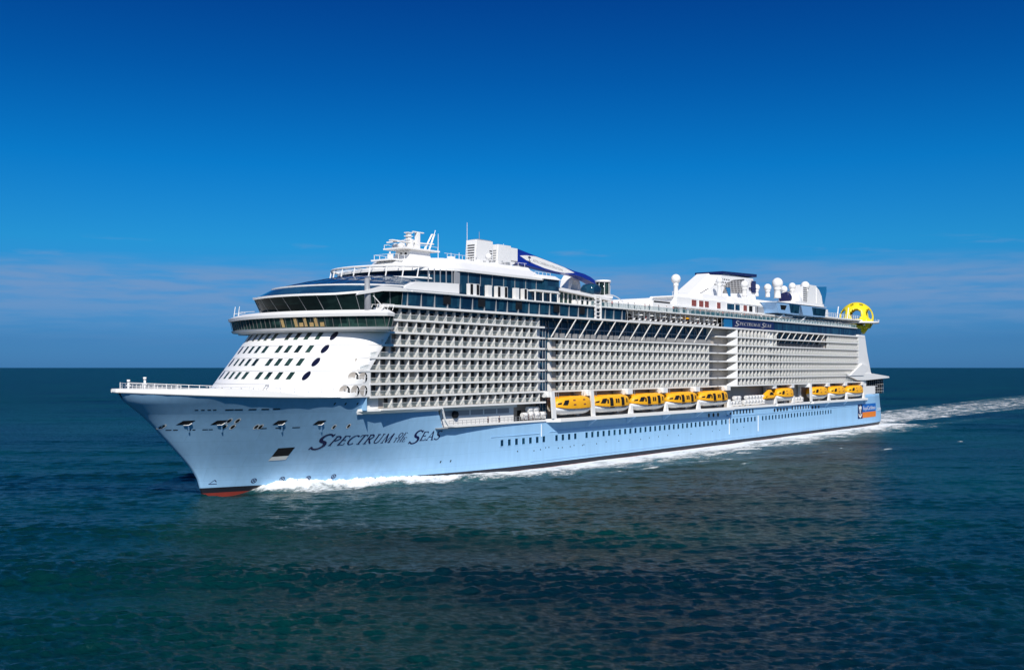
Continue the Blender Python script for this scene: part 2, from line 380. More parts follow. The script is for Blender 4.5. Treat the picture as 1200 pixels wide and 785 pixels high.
# ---- hull markings, openings, windows
def hull_quad(mb, cs, off=.03, m=0):                       # a patch that follows the curved shell
    (a, b), (c, d), (e, f), (g, h) = cs
    mix = lambda p, q, k: p+(q-p)*k
    mb.grid([[HP(mix(mix(a, c, u), mix(g, e, u), v), mix(mix(b, d, u), mix(h, f, u), v), off) for u in np.linspace(0, 1, 6)] for v in np.linspace(0, 1, 5)], m)
def hull_openings():
    for (s0, z0) in ((-8.2, 13.6), (-3.4, 13.55), (6.5, 13.3), (14.0, 13.05)):   # mooring fairleads with a chute below
        mb = MB(); hull_quad(mb, [(s0+.2, z0+.05), (s0+1.9, z0+.1), (s0+2.5, z0+.9), (s0+.85, z0+.85)], .04, 0)
        o = mb.build('mooring_port', M['dark'], hull)
        lip = MB(); a = Vector(HP(s0+1.9, z0+.05, .05)); bq = Vector(HP(s0+2.6, z0+.85, .05)); out = Vector((-.2, -.75, -.25))
        m_ = a.lerp(bq, .45); lip.poly([a, m_, m_+out*.25, a+out*.3]); a2 = Vector(HP(s0+1.2, z0+.03, .05)); lip.poly([a2, a, a+out*.3, a2+out*.2]); lip.build('fairlead_lip', M['white2'], o)
        c = MB(); c.tube(HP(s0+2.0, z0-.15, .08), HP(s0+2.6, z0-1.35, .08), .16, 6); c.build('mooring_chute', M['hull'], o)
    mb = MB(); hull_quad(mb, [(9.6, 6.3), (12.6, 6.4), (13.1, 8.75), (10.1, 8.65)], .03); o = mb.build('anchor_pocket', M['dark'], hull)
    mb = MB(); hull_quad(mb, [(9.5, 6.15), (12.6, 6.25), (12.75, 7.05), (9.8, 6.95)], .06)
    mb.build('anchor_pocket_sill', M['white2'], o)
    for (s, z) in ((-9.5, 13.33), (-.7, 14.3), (.6, 14.27), (-.9, 13.16), (.4, 13.13), (4.2, 13.04), (4.9, 13.04), (18.8, 12.55), (21.9, 12.61)):
        fr = MB(); mb = MB()
        fr.poly([HP(s+.42*math.cos(a)*1.0+.12*math.sin(a), z+.52*math.sin(a), .03) for a in np.linspace(0, 2*math.pi, 12, False)])
        mb.poly([HP(s+.26*math.cos(a)+.08*math.sin(a), z+.36*math.sin(a), .045) for a in np.linspace(0, 2*math.pi, 12, False)])
        o = fr.build('porthole', M['white2'], hull); mb.build('pane', M['dark'], o)
    mb = MB()
    for s in (-6.8, -5.9, -5.0, -4.2): hull_quad(mb, [(s, 16.35), (s+.5, 16.35), (s+.5, 16.5), (s, 16.5)])
    for s in (-2.4, -1.0, 1.2, 3.3, 5.2): hull_quad(mb, [(s, 16.3), (s+1.3, 16.3), (s+1.3, 16.5), (s, 16.5)])
    for s, l in ((-8.8, .7), (-7.9, .6), (-6, .5), (-5.3, .4), (-3.9, .8), (-3, .6), (4.6, 1.5), (7.6, 1.5), (10.6, 1.4)): hull_quad(mb, [(s, 12.62), (s+l, 12.62), (s+l, 12.78), (s, 12.78)])
    for s, z in ((16.5, 17.17), (18.9, 17.1), (21.7, 17.04), (47.5, 3.81), (50.2, 3.83), (46, 13.2)): hull_quad(mb, [(s-.12, z-.22), (s+.18, z-.22), (s+.3, z+.22), (s, z+.22)])
    mb.build('drain_slot', M['dark'], hull)
    # thruster symbols low on the bow
    for s, z in ((8.6, 2.21), (13.7, 2.24), (18.7, 2.12), (23.8, 2.15)):
        mb = MB(); n = 20
        ring = lambda r, o: [HP(s+r*math.cos(a), z+r*math.sin(a), o) for a in np.linspace(0, 2*math.pi, n, False)]
        mb.grid([ring(.5, .03), ring(.36, .03)], 0, True)
        for a in (.8, -.8): mb.poly([HP(s+x*math.cos(a)-y*math.sin(a), z+x*math.sin(a)+y*math.cos(a), .036+.004*(a > 0)) for x, y in ((-.4, -.06), (.4, -.06), (.4, .06), (-.4, .06))])
        mb.build('thruster_mark', M['navy'], hull)
    mb = MB()
    for q in ([(.9, 1.9), (2.3, 1.9), (2.3, 2.02), (.9, 2.02)], [(1.0, 2.05), (1.12, 2.05), (1.9, 2.75), (1.75, 2.75)], [(1.75, 2.62), (2.1, 2.3), (2.2, 2.36), (1.9, 2.75)]): hull_quad(mb, q, .03)
    mb.build('bulb_mark', M['navy'], hull)
    mb = MB()                                               # knuckle lines and rubbing strakes
    def strake(s0, s1, z0, z1, w=.16):
        n = max(2, int((s1-s0)/8)); rows = []
        for i in range(n+1):
            s = s0+(s1-s0)*i/n; z = z0+(z1-z0)*i/n; b = B(s, z)
            rows.append([P(s, b-.02, z+w), P(s, b+.13, z+w*.6), P(s, b+.13, z-w*.6), P(s, b-.02, z-w)])
        mb.grid(rows, 0); mb.poly(rows[0]); mb.poly(rows[-1])
    strake(62, 79.5, 8.45, 8.45, .12); strake(83.5, 290, 8.6, 8.95, .12); strake(76, 300, 1.95, 1.95, .1)
    mb.build('rubbing_strake', M['hull'], hull)
    mb = MB()
    for s in (179, 200): mb.tube(HP(s, 3.2, .1), HP(s, 8.3, .1), .12, 6)
    mb.tube(HP(80.2, 7.6, .1), HP(80.2, 10.6, .1), .1, 6)
    mb.build('overboard_pipe', M['white2'], hull)
    # window rows
    fr = MB(); fr.box(-.62, .62, -.02, .05, -.85, .85); frm = fr.mesh('window', M['hull'])
    pn = MB(); pn.box(-.48, .48, .0, .07, -.7, .7); pnm = pn.mesh('pane', M['glass'])
    xs = list(np.linspace(65.7, 81.2, 7))+list(np.linspace(86.4, 94.4, 4))+list(np.arange(99.4, 171, 2.62))+list(np.arange(174, 200, 2.62))+list(np.arange(203.5, 266, 2.62))
    for s in xs:
        z = 6.95+.5*(s-65)/200
        o = inst(frm, 'hull_window', hull, P(s, B(s, z), z)); inst(pnm, 'pane', o)
    sm = MB(); sm.box(-.42, .42, -.02, .05, -.6, .6); smm = sm.mesh('hull_window', M['dark'])
    for s in list(np.arange(180, 197, 2.3))+list(np.arange(228, 243, 2.4)): inst(smm, 'upper_hull_window', hull, P(s, 20.7, 9.95))
    rd = MB(); rd.tube(P(0, -.02, 0), P(0, .05, 0), .6, 14); rdm = rd.mesh('round_port', M['dark'])
    for s in (165.5, 168.5, 171.5, 177.5, 213, 215.6, 218.2, 220.8, 223.4, 246, 249, 252): inst(rdm, 'round_hull_port', hull, P(s, 20.71, 9.6))
    dr = MB(); dr.tube(P(0, -.02, 0), P(0, .05, 0), .16, 6); drm = dr.mesh('scupper', M['dark'])
    for s in list(np.arange(72, 150, 5.3))+[80, 84, 89, 92, 97, 155, 168, 172, 185, 190]:
        inst(drm, 'scupper', hull, P(s+rng.uniform(-.8, .8), B(s, 4.8)+.0, 4.7+rng.uniform(-.25, .25)))
hull_openings()
# ---------------------------------------------------------------- lettering drawn with a broad pen: (points, widths) strokes in an em of cap height 1
def arc(cx, cy, rx, ry, a0, a1, n=14): return [(cx+rx*math.cos(R(a0+(a1-a0)*i/n)), cy+ry*math.sin(R(a0+(a1-a0)*i/n))) for i in range(n+1)]
TK, TN = .132, .062
def serif(x, y, w=.2): return ([(x-w/2, y), (x+w/2, y)], TN)
GL = {
 'S': (.62, [(arc(.33, .74, .2, .235, 25, 250, 14)+arc(.27, .26, .23, .24, 60, -160, 14), 'S'), ([(.52, .82), (.54, .98)], TN), ([(.04, .2), (.03, .02)], TN)]),
 'P': (.62, [([(.14, 0), (.14, 1)], TK), (arc(.2, .74, .34, .235, 90, -90, 12), .11), serif(.14, .03, .3), serif(.1, .975, .2)]),
 'E': (.62, [([(.14, 0), (.14, 1)], TK), ([(.04, .97), (.54, .97)], TN), ([(.14, .52), (.42, .52)], TN), ([(.04, .03), (.56, .03)], TN), ([(.54, .98), (.54, .8)], TN), ([(.56, .02), (.58, .22)], TN), ([(.42, .6), (.42, .44)], TN)]),
 'C': (.72, [(arc(.42, .5, .34, .47, 48, 312, 22), 'C'), ([(.65, .82), (.66, .98)], TN)]),
 'T': (.66, [([(.33, 0), (.33, .97)], TK), ([(.03, .97), (.63, .97)], TN), ([(.04, .98), (.03, .78)], TN), ([(.62, .98), (.63, .78)], TN), serif(.33, .03, .3)]),
 'R': (.68, [([(.14, 0), (.14, 1)], TK), (arc(.2, .75, .32, .225, 90, -90, 12), .11), ([(.28, .52), (.44, .25), (.66, .02)], .13), serif(.14, .03, .3), serif(.1, .975, .2)]),
 'U': (.76, [([(.15, 1), (.15, .32)], TK), (arc(.38, .32, .23, .29, 180, 360, 12), .09), ([(.61, 1), (.61, .32)], TN+.02), serif(.15, .975, .28), serif(.61, .975, .24)]),
 'M': (.92, [([(.12, 0), (.16, 1)], TN), ([(.16, .98), (.45, .05)], TK), ([(.45, .05), (.74, .98)], TN), ([(.74, 1), (.79, 0)], TK), serif(.12, .03, .24), serif(.79, .03, .28)]),
 'O': (.78, [(arc(.39, .5, .31, .47, 0, 360, 28), 'C')]),
 'F': (.56, [([(.14, 0), (.14, 1)], TK), ([(.04, .97), (.52, .97)], TN), ([(.14, .52), (.4, .52)], TN), ([(.52, .98), (.52, .8)], TN), serif(.14, .03, .3)]),
 'H': (.8, [([(.15, 0), (.15, 1)], TK), ([(.65, 0), (.65, 1)], TK), ([(.15, .52), (.65, .52)], TN), serif(.15, .03, .28), serif(.15, .97, .28), serif(.65, .03, .28), serif(.65, .97, .28)]),
 'A': (.76, [([(.08, 0), (.4, 1)], TN), ([(.38, 1), (.68, 0)], TK), ([(.2, .36), (.54, .36)], TN), serif(.08, .03, .22), serif(.68, .03, .26)]),
}
def write(mb, items, fn, slant=.42):                        # items: (char, u, v, size, xscale)
    k = 0
    for ch, u, v, sz, xs in items:
        for pts, w in GL[ch][1]:
            n = len(pts); L = []; Rr = []
            for i, p in enumerate(pts):
                a = pts[max(0, i-1)]; b = pts[min(n-1, i+1)]; dx, dy = b[0]-a[0], b[1]-a[1]; l = math.hypot(dx, dy) or 1
                ww = w if not isinstance(w, str) else TN+(TK*1.1-TN)*(abs(dy/l) if w == 'C' else max(0, math.sin(math.pi*i/(n-1)))**1.2)
                nx, ny = -dy/l*ww/2, dx/l*ww/2
                L.append((p[0]+nx, p[1]+ny)); Rr.append((p[0]-nx, p[1]-ny))
            k += 1; off = .04+.0025*(k % 9)
            g = lambda q: fn(u+(q[0]*xs+q[1]*slant)*sz, v+q[1]*sz, off)
            mb.grid([[g(q) for q in L], [g(q) for q in Rr]])
def name_items(S, c):                                       # "SPECTRUM of the SEAS" in width units where small caps are 1
    it = []; u = 0
    it.append(('S', -.25, -.36, S, 1.2)); u = S*.74
    for ch in 'PECTRUM': it.append((ch, u, 0, c, 1.0)); u += GL[ch][0]*c*1.16
    u += .1*c; q = c*.5
    x = u+q*.75
    for ch in 'OF': it.append((ch, x, c*.52, q, 1.1)); x += GL[ch][0]*q*1.3
    x = u
    for ch in 'THE': it.append((ch, x, 0, q, 1.1)); x += GL[ch][0]*q*1.25
    u = x+.35*c
    it.append(('S', u, -.3, S*.92, 1.1)); u += S*.68
    for ch in 'EAS': it.append((ch, u, 0, c, 1.0)); u += GL[ch][0]*c*1.16
    return it, u
mb = MB(); items, wtot = name_items(1.62, 1.0)
k = 30.6/(wtot+.3); zs = 1.9
write(mb, items, lambda u, v, o: HP(16.4+u*k, 8.75+v*zs, o), .36)
mb.build('name_lettering', M['navy'], hull)
# ---- stern sign and other printed words
def text_mesh(body, size, xs=1.0):
    cu = bpy.data.curves.new('words', 'FONT'); cu.body = body; cu.size = size; cu.resolution_u = 3
    o = bpy.data.objects.new('words', cu); col.objects.link(o); bpy.context.view_layer.update()
    me = bpy.data.meshes.new_from_object(o.evaluated_get(bpy.context.evaluated_depsgraph_get()))
    bpy.data.objects.remove(o); bpy.data.curves.remove(cu)
    return [(v.co.x*xs, v.co.y) for v in me.vertices], [tuple(p.vertices) for p in me.polygons]
def words(name, body, size, fn, m, parent, xs=1.0, fit=None):
    v, f = text_mesh(body, size, xs)
    if fit:
        w = max(a for a, b in v) or 1; v = [(a*fit/w, b) for a, b in v]
    mb = MB(); mb.v = [fn(a, b) for a, b in v]; mb.f = f; mb.m = [0]*len(f); mb.sm = [False]*len(f)
    return mb.build(name, m, parent)
def stern_sign():
    mb = MB(); hq = lambda s0, s1, z0, z1, o=.05, n=6: mb.grid([[HP(s0+(s1-s0)*i/n, z, o) for i in range(n+1)] for z in (z0, z1)])
    hq(298, 315.2, 3.9, 9.3); o = mb.build('stern_sign', M['mid'], hull)
    mb = MB(); hq(292.6, 298, 3.55, 9.3); mb.build('emblem_panel', M['navy'], o)
    mb = MB(); hq(298, 315.2, 3.75, 6.0, .08); mb.build('orange_band', M['orange'], o)
    mb = MB(); cx = 295.3; q = lambda pts, of=.08: mb.poly([HP(cx+a*1.25, 6.4+b, of) for a, b in pts])     # crown over anchor emblem
    q([(-1.1, 1.0), (1.1, 1.0), (1.45, 2.3), (.7, 1.7), (0, 2.6), (-.7, 1.7), (-1.45, 2.3)]); q([(-1.1, .6), (1.1, .6), (1.1, .85), (-1.1, .85)])
    q([(-.22, .6), (.22, .6), (.22, -1.9), (-.22, -1.9)], .085); q([(-.9, .1), (.9, .1), (.9, -.2), (-.9, -.2)], .09)
    mb.grid([[HP(cx+1.25*r*math.cos(R(a)), 5.75+r*math.sin(R(a)), .095) for a in np.linspace(185, 355, 12)] for r in (1.7, 1.15)])
    q([(-.5, -2.1), (.5, -2.1), (0, -2.7)], .1)
    mb.build('crown_and_anchor', M['white2'], o)
    words('sign_lettering', 'RoyalCaribbean', 2.3, lambda a, b: HP(298.7+a, 6.85+b, .09), M['white2'], o, fit=15.6)
    words('stern_lettering', '.com', 2.4, lambda a, b: HP(316.3+a, 6.1+b, .06), M['white2'], hull, fit=6)
stern_sign()
# ---------------------------------------------------------------- superstructure: raked white front
TW = 20.7
def front(th, z):
    k = (z-18.5)/12.8; s0 = 8+12*k; d = 12-2*k
    return s0+d*(1-math.cos(th)), TW*math.sin(th)
ROWZ = [15.80, 18.30, 20.86, 23.42, 25.98, 28.54, 31.10, 33.66, 36.22]     # balcony decks from the lowest
START = [27.6, 24.2, 24.2, 21.4, 24.2, 27.2, 29.2, 30.2]                   # where each forward row begins
def superstructure():
    mb = MB(); ths = np.linspace(-math.pi/2, math.pi/2, 49); zs = [18.3, 20.8, 23.4, 26, 28.5, 31.2]
    mb.grid([[P(*front(t, z), z) for t in ths] for z in zs], 0, False, True)
    for i in range(1, 6):                                   # port flank between the curved front and the first balcony of each deck
        z0, z1 = ROWZ[i], ROWZ[i+1]
        e = START[i]
        a0 = front(math.pi/2, z0)[0]; a1 = front(math.pi/2, z1)[0]
        if e > max(a0, a1): mb.poly([P(a0, TW, z0), P(e, TW, z0), P(e, TW, z1), P(a1, TW, z1)])
        elif e > a0: mb.poly([P(a0, TW, z0), P(e, TW, z0), P(e, TW, z0+(z1-z0)*(e-a0)/(a1-a0))])
    # inner core: everything behind the balconies, starboard side, aft end
    mb.box(28, 296, -20.6, 18.0, 18.31, 36.1); mb.box(28.2, 81.5, 17.9, 19.3, 18.31, 36.05); mb.box(86, 168, 17.9, 18.85, 18.31, 31.2); mb.box(184, 294, 17.9, 19.95, 18.31, 30.9); mb.box(184, 212.6, 17.9, 20.3, 30.9, 36.05); mb.box(258.4, 291, 17.9, 19.95, 30.9, 36.05)
    mb.box(47, 300, -18, 16.5, 11.27, 18.3)
    mb.box(23.3, 47, -20.6, 18.6, 15.7, 18.29)
    mb.poly([P(23.3, 19.35, 15.8), P(81, 19.35, 15.8), P(81, 19.35, 18.3), P(23.3, 19.35, 18.3)])
    # sloped stern end, terrace and fin
    prof = [(292, 37.2), (299.2, 37.0), (302, 30), (306.2, 22.2), (308.2, 20.8), (296, 20.8), (292, 24)]
    mb.side(prof, 17, 21.2); mb.side(prof, -21.2, -17)
    mb.box(292, 303, -17, 17, 20.8, 31); mb.box(290, 298, -17, 17, 31, 37)
    mb.side([(278, 21.6), (308, 21.6), (327.5, 20.3), (328, 19.7), (302, 19.0), (290, 19.0), (279, 20.9)], -21.6, 21.6)
    mb.side([(281, 20.9), (296, 20.9), (302, 24.5), (294.5, 25.6)], 20.9, 21.9)
    mb.box(297, 302.5, -20, 20.6, 13.0, 19.2)
    mb.box(302.5, 314, 16, 20.3, 13.15, 16.4)
    o = mb.build('superstructure', M['white'], SH)
    mb = MB()
    for z in (20.8, 23.4, 26, 28.5):
        mb.grid([[P(*front(t, z), z+dz) if False else P(front(t, z)[0]-.05*math.cos(t), front(t, z)[1]+.05*math.sin(t), z+dz) for t in ths] for dz in (-.03, .03)])
    mb.build('plate_seam', M['grey'], o)
    # round openings as discs laid on the plating, inner shade painted dark
    def hole(s, k):
        zc = (ROWZ[k]+ROWZ[k+1])/2+.02; n = 26; f0 = front(0, zc)[0]; d = front(math.pi/2, zc)[0]-f0
        tt = lambda q: TW*math.sqrt(max(0, 1-max(0, 1-(q-f0)/d)**2))
        def disc(pts, off): 
            mb = MB(); mb.poly([P(s+x-off*.3, tt(s+x)+off, zc+z) for x, z in pts]); return mb
        cir = [(1.0*math.cos(a), 1.06*math.sin(a)) for a in np.linspace(0, 2*math.pi, n, False)]
        h = disc([(x*1.1, z*1.1) for x, z in cir], .03).build('round_opening', M['white2'], o)
        disc(cir, .05).build('opening_back', M['wall'], h)
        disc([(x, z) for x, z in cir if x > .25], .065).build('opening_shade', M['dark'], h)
        disc([(-.1, -.98), (.42, -.9), (.55, .55), (.35, .5)], .08).build('opening_lit_fin', M['white2'], h)  # white shape painted as the sunlit part of a partition inside
        disc([(-.98, .02), (.98, .02), (.98, .1), (-.98, .1)], .09).build('opening_rail', M['white2'], h)
    for s in (18.0, 20.2, 22.3): hole(s, 1)
    for s in (20.2, 22.3): hole(s, 2)
    # slanted windows of the front, both halves
    dth = R(1.75)
    for z in (30.35, 27.75, 25.15, 22.5):
        for a in (-29, -21, -13.5, -6, 6, 13.2, 20.8, 28.9):
            th = R(a); fr = MB(); pn = MB()
            def q(mb, w, h, off):
                p = []
                for i, j in ((-1, -1), (1, -1), (1, 1), (-1, 1)):
                    s, t = front(th+i*w, z+j*h); p.append(P(s-off*math.cos(th), t+off*math.sin(th), z+j*h))
                mb.poly(p)
            q(fr, dth*1.18, .86, .03); q(pn, dth*.95, .72, .05)
            w = fr.build('front_window', M['white2'], o); pn.build('pane', M['green'], w)
        for sg in (1, -1):
            mb = MB(); c = R(39.7)*sg; mb.poly([P(front(c+R(2.2)*math.cos(a), z+.9*math.sin(a))[0]-.05*math.cos(c), front(c+R(2.2)*math.cos(a), z)[1]+.05*math.sin(c), z+.86*math.sin(a)) for a in np.linspace(0, 2*math.pi, 24, False)])
            mb.build('round_front_window', M['port'], o)
    mb = MB()                                               # small hull-top scuppers and ladder frame
    for i, th in enumerate(np.linspace(-.9, 1.35, 15)):
        s, t = front(th, 18.9); s -= .02
        mb.tube(P(s-.06*math.cos(th), t+.06*math.sin(th), 20.0), P(s-.3*math.cos(th), t+.3*math.sin(th), 20.0), .09, 5)
    s, t = front(R(17), 19.4); mb.path([P(s-.1, t+.1, 19.3), P(s+.9, t+.1, 20.7), P(s+.9, t+1.0, 20.8), P(s+.3, t+1.0, 20.0)], .07, 5)
    mb.build('front_fitting', M['grey'], o)
    # glazed stern galleries
    mb = MB(); mb.box(303, 325.5, -19.6, 19.7, 16.3, 19.15); mb.box(314, 325.3, -19.4, 19.5, 13.2, 16.3); g = mb.build('stern_gallery', M['dark'], o)
    mb = MB()
    for s in np.arange(304, 326, 2.4):
        mb.box(s, s+.1, 19.72, 19.78, 13.3 if s > 314 else 16.4, 19.1)
    mb.box(303, 318, 19.72, 20.1, 16.2, 16.55); mb.build('gallery_frame', M['grey'], g)
    mb = MB()
    for s in np.arange(316, 325.5, 1.8):
        for z in (14, 15.2, 17, 18.2): mb.box(s, s+.25, 19.75, 19.85, z, z+.3)
    mb.build('gallery_lamp', M['white2'], g)
    return o
sup = superstructure()
# ---------------------------------------------------------------- decks slabs and balconies
PITCH = 2.75
def slabs():
    for k, z in enumerate(ROWZ[:-1]):
        mb = MB()
        s0 = START[k]-.2
        # forward block at TW, middle block a little inside, aft block further out
        if k == 0: mb.box(s0, 82, 17.5, TW+.12, z-.22, z+.18)
        else:
            mb.box(s0, 81.6, 17.5, TW+.1, z-.2, z+.2)
            if k < 7: mb.box(85.5, 172.5, 17.5, 20.3, z-.2, z+.19)
            e = 297+.4*(7-k)-(3 if k < 2 else 0)
            mb.poly
            mb.prism([(172, 17.5), (182, 17.5), (e, 17.5), (e, 21.2), (215, 21.15), (205, 21.6), (183.6, 21.6), (177.5, 20.3), (172, 20.3)], z-.2, z+.19)
        o = mb.build('balcony_deck', M['white2'], SH)
        fl = MB(); fl.box(s0, 81.5, 17.6, TW-.15, z+.16, z+.215)  # dark floor layer added to cut light bounced off the white slabs
        if 0 < k < 7: fl.box(85.6, 172, 17.6, 20.1, z+.16, z+.205)
        if k > 0: fl.box(184, e-.5, 17.6, 21.0, z+.16, z+.205)
        fl.build('balcony_floor', M['deckdark'], o)
slabs()
WALLT = 19.4
def bal_meshes():
    h = 2.56
    w = MB(); w.box(0, PITCH, -.08, 0, .1, h-.15)
    d = MB(); d.box(PITCH*.55, PITCH*.9, .005, .05, .25, h-.35)
    p = MB(); p.box(PITCH-.11, PITCH-.03, .06, 1.2, .24, h-.25)
    r = MB(); r.box(.02, PITCH-.14, 1.22, 1.26, .26, 1.15); r.box(0, PITCH-.14, 1.2, 1.28, 1.15, 1.21, 1)
    return w.mesh('balcony', M['wall']), d.mesh('door', M['door']), p.mesh('partition', M['white2']), r.mesh('balustrade', [M['rail'], M['white2']]), (w, d, p, r)
def balconies():
    me_w, me_d, me_p, me_r, src = bal_meshes()
    cells = []
    for k in range(8):                                      # forward block
        s = START[k]
        while s+PITCH < 80.6: cells.append((s, WALLT, k, 1.0)); s += PITCH
    for k in range(1, 6):                                   # middle block (two tall suite decks above it)
        s = 87.0
        while s+PITCH < 168: cells.append((s, 18.95, k, 1.0)); s += PITCH
    for k in range(1, 8):                                   # aft block, pushed out at its forward end
        s = 183.8
        while s+2.7 < (296 if k > 2 else 290):
            if k >= 6 and 213 < s < 258: s += PITCH; continue
            cells.append((s, 20.5 if s < 205 else 20.1, k, .8)); s += PITCH if s < 215 else 2.55
    # the hundred that show largest: nearest the camera
    cells.sort(key=lambda c: (c[0]-CAMX)**2+(c[1]+CAMY)**2)
    near, far = cells[:100], cells[100:]
    for s, t, k, _ in near:
        o = inst(me_w, 'balcony', SH, P(s, t, ROWZ[k])); inst(me_d, 'balcony_door', o); inst(me_p, 'partition', o); inst(me_r, 'balustrade', o)
    big = MB()
    mm = [0, 1, 2, 3]
    for s, t, k, _ in far:                                  # _ narrows the shallower after balconies
        for q, mbs in enumerate(src):
            b = len(big.v); big.v += [(x+s, y*_-t, z+ROWZ[k]) for x, y, z in mbs.v]
            for f, m in zip(mbs.f, mbs.m):
                big.f.append(tuple(i+b for i in f)); big.m.append(q if not (q == 3 and m == 1) else 2); big.sm.append(False)
    o = big.build('balcony', [M['wall'], M['door'], M['white2'], M['rail']], SH, split=False); o['kind'] = 'stuff'
    mb = MB()                                               # chairs, towels and the like left on some balconies
balconies()
def side_features():
    # lift recess between the forward and middle blocks
    mb = MB(); mb.box(81.6, 85.5, 17.9, 18.6, 11.4, 36); mb.build('lift_recess', M['glass'], SH)
    mb = MB()
    for z in ROWZ[1:8]: mb.box(81.6, 85.5, 18.6, 18.9, z-.15, z+.15)
    for s in (82.4, 83.5, 84.6): mb.box(s, s+.12, 18.6, 18.75, 12, 36)
    mb.build('recess_frame', M['grey'], SH)
    # big raked fins where the aft block steps out
    for k in range(1, 8):
        z0, z1 = ROWZ[k]+.22, ROWZ[k+1]-.25
        mb = MB(); mb.poly([P(178.4, 20.2, z0), P(183.2, 21.55, z0), P(183.4, 21.55, z1), P(183.4, 21.3, z1), P(178.8, 20.0, z0+.2)])
        mb.box(183.1, 183.45, 18, 21.5, z0, z1); mb.build('step_fin', M['white2'], SH)
    mb = MB(); mb.box(168.5, 183, 17.7, 18.2, 18.4, 36); mb.build('step_wall', M['wall'], SH)
    # suites: two tall dark decks under the overhanging sun deck, with raking struts
    for (a, b, nm) in ((86.2, 168.5, 14), (213, 258, 9)):
        mb = MB(); mb.box(a, b, 17.6, 18.3, 31.35, 36.05); g = mb.build('suite_glazing', M['glass'], SH)
        fr = MB()
        for s in np.arange(a, b, 2.75): fr.box(s, s+.14, 18.3, 18.5, 31.4, 36)
        fr.box(a, b, 18.3, 18.75, 33.55, 33.85)
        for s in np.arange(a, b, 2.75): fr.box(s+1.9, s+2.0, 18.5, 20.0, 31.4, 32.5)
        fr.build('suite_frame', M['grey'], g)
        st = MB()
        for s in np.linspace(a+.5, b-3, nm): st.tube(P(s, 18.9, 31.5), P(s+1.4, 21.2, 36.1), .16, 6)
        st.build('raking_strut', M['white2'], g)
    # overhanging boat deck with brackets; it shades the shell plating below
    mb = MB()
    mb.prism([(82, 20.6), (84.8, 23.1), (178, 23.1), (180.5, 21.3), (213, 21.3), (213.5, 21.7), (227, 21.7), (227.5, 21.3), (243, 21.3), (243.5, 22.2), (300, 22.2), (300.5, 20.6)], 11.0, 11.75)
    o = mb.build('boat_deck_edge', M['white2'], SH)
    mb = MB()
    for s in (100, 118.7, 137.6, 156.8, 177, 258, 276, 299.8):
        tt = 23.3 if s < 200 else 22.4
        for w in (0, .35): mb.poly([P(s+w, 20.7, 11), P(s+w, tt, 11), P(s+w, 20.7, 9.2)])
        mb.poly([P(s, tt, 11), P(s+.35, tt, 11), P(s+.35, 20.7, 9.2), P(s, 20.7, 9.2)])
    mb.build('deck_bracket', M['hull'], SH)
    # promenade wall forward of the boats
    mb = MB(); mb.box(46.5, 72, 18.3, 18.8, 11.3, 15.5); mb.box(46, 72.5, 18.8, 19.4, 14.85, 15.5)
    o = mb.build('promenade_wall', M['white'], SH)
    mb = MB()
    for i in range(5): mb.box(47.2+i*4.7, 51.4+i*4.7, 18.8, 18.86, 13.6, 14.7)
    mb.build('promenade_window', M['grey'], o)
    mb = MB(); mb.tube(P(51, 18.8, 13.9), P(51, 19.5, 13.9), .8, 14); mb.build('promenade_port', M['dark'], o)
    mb = MB()
    for s in np.arange(47.5, 82, 1.45):
        if 60 < s < 62: continue
        mb.tube(P(s, 20.5, 11.5), P(s, 20.5, 12.7), .06, 5)
    for z in (12.15, 12.7): mb.tube(P(47.5, 20.5, z), P(60.3, 20.5, z), .045, 5); mb.tube(P(61.7, 20.5, z), P(82, 20.5, z), .045, 5)
    mb.build('promenade_railing', M['grey'], SH)
    mb = MB(); mb.box(72.2, 82, 16.6, 16.7, 11.3, 15.6); mb.box(86, 300, 16.55, 16.7, 11.3, 18.2); o = mb.build('boat_deck_wall', M['wall'], SH)
    mb = MB()
    for s in list(np.arange(73, 81, 3))+list(np.arange(178, 205, 4))+list(np.arange(229, 241, 4)): mb.box(s, s+1.5, 16.7, 16.76, 11.4, 13.9)
    mb.build('boat_deck_door', M['dark'], o)
side_features()
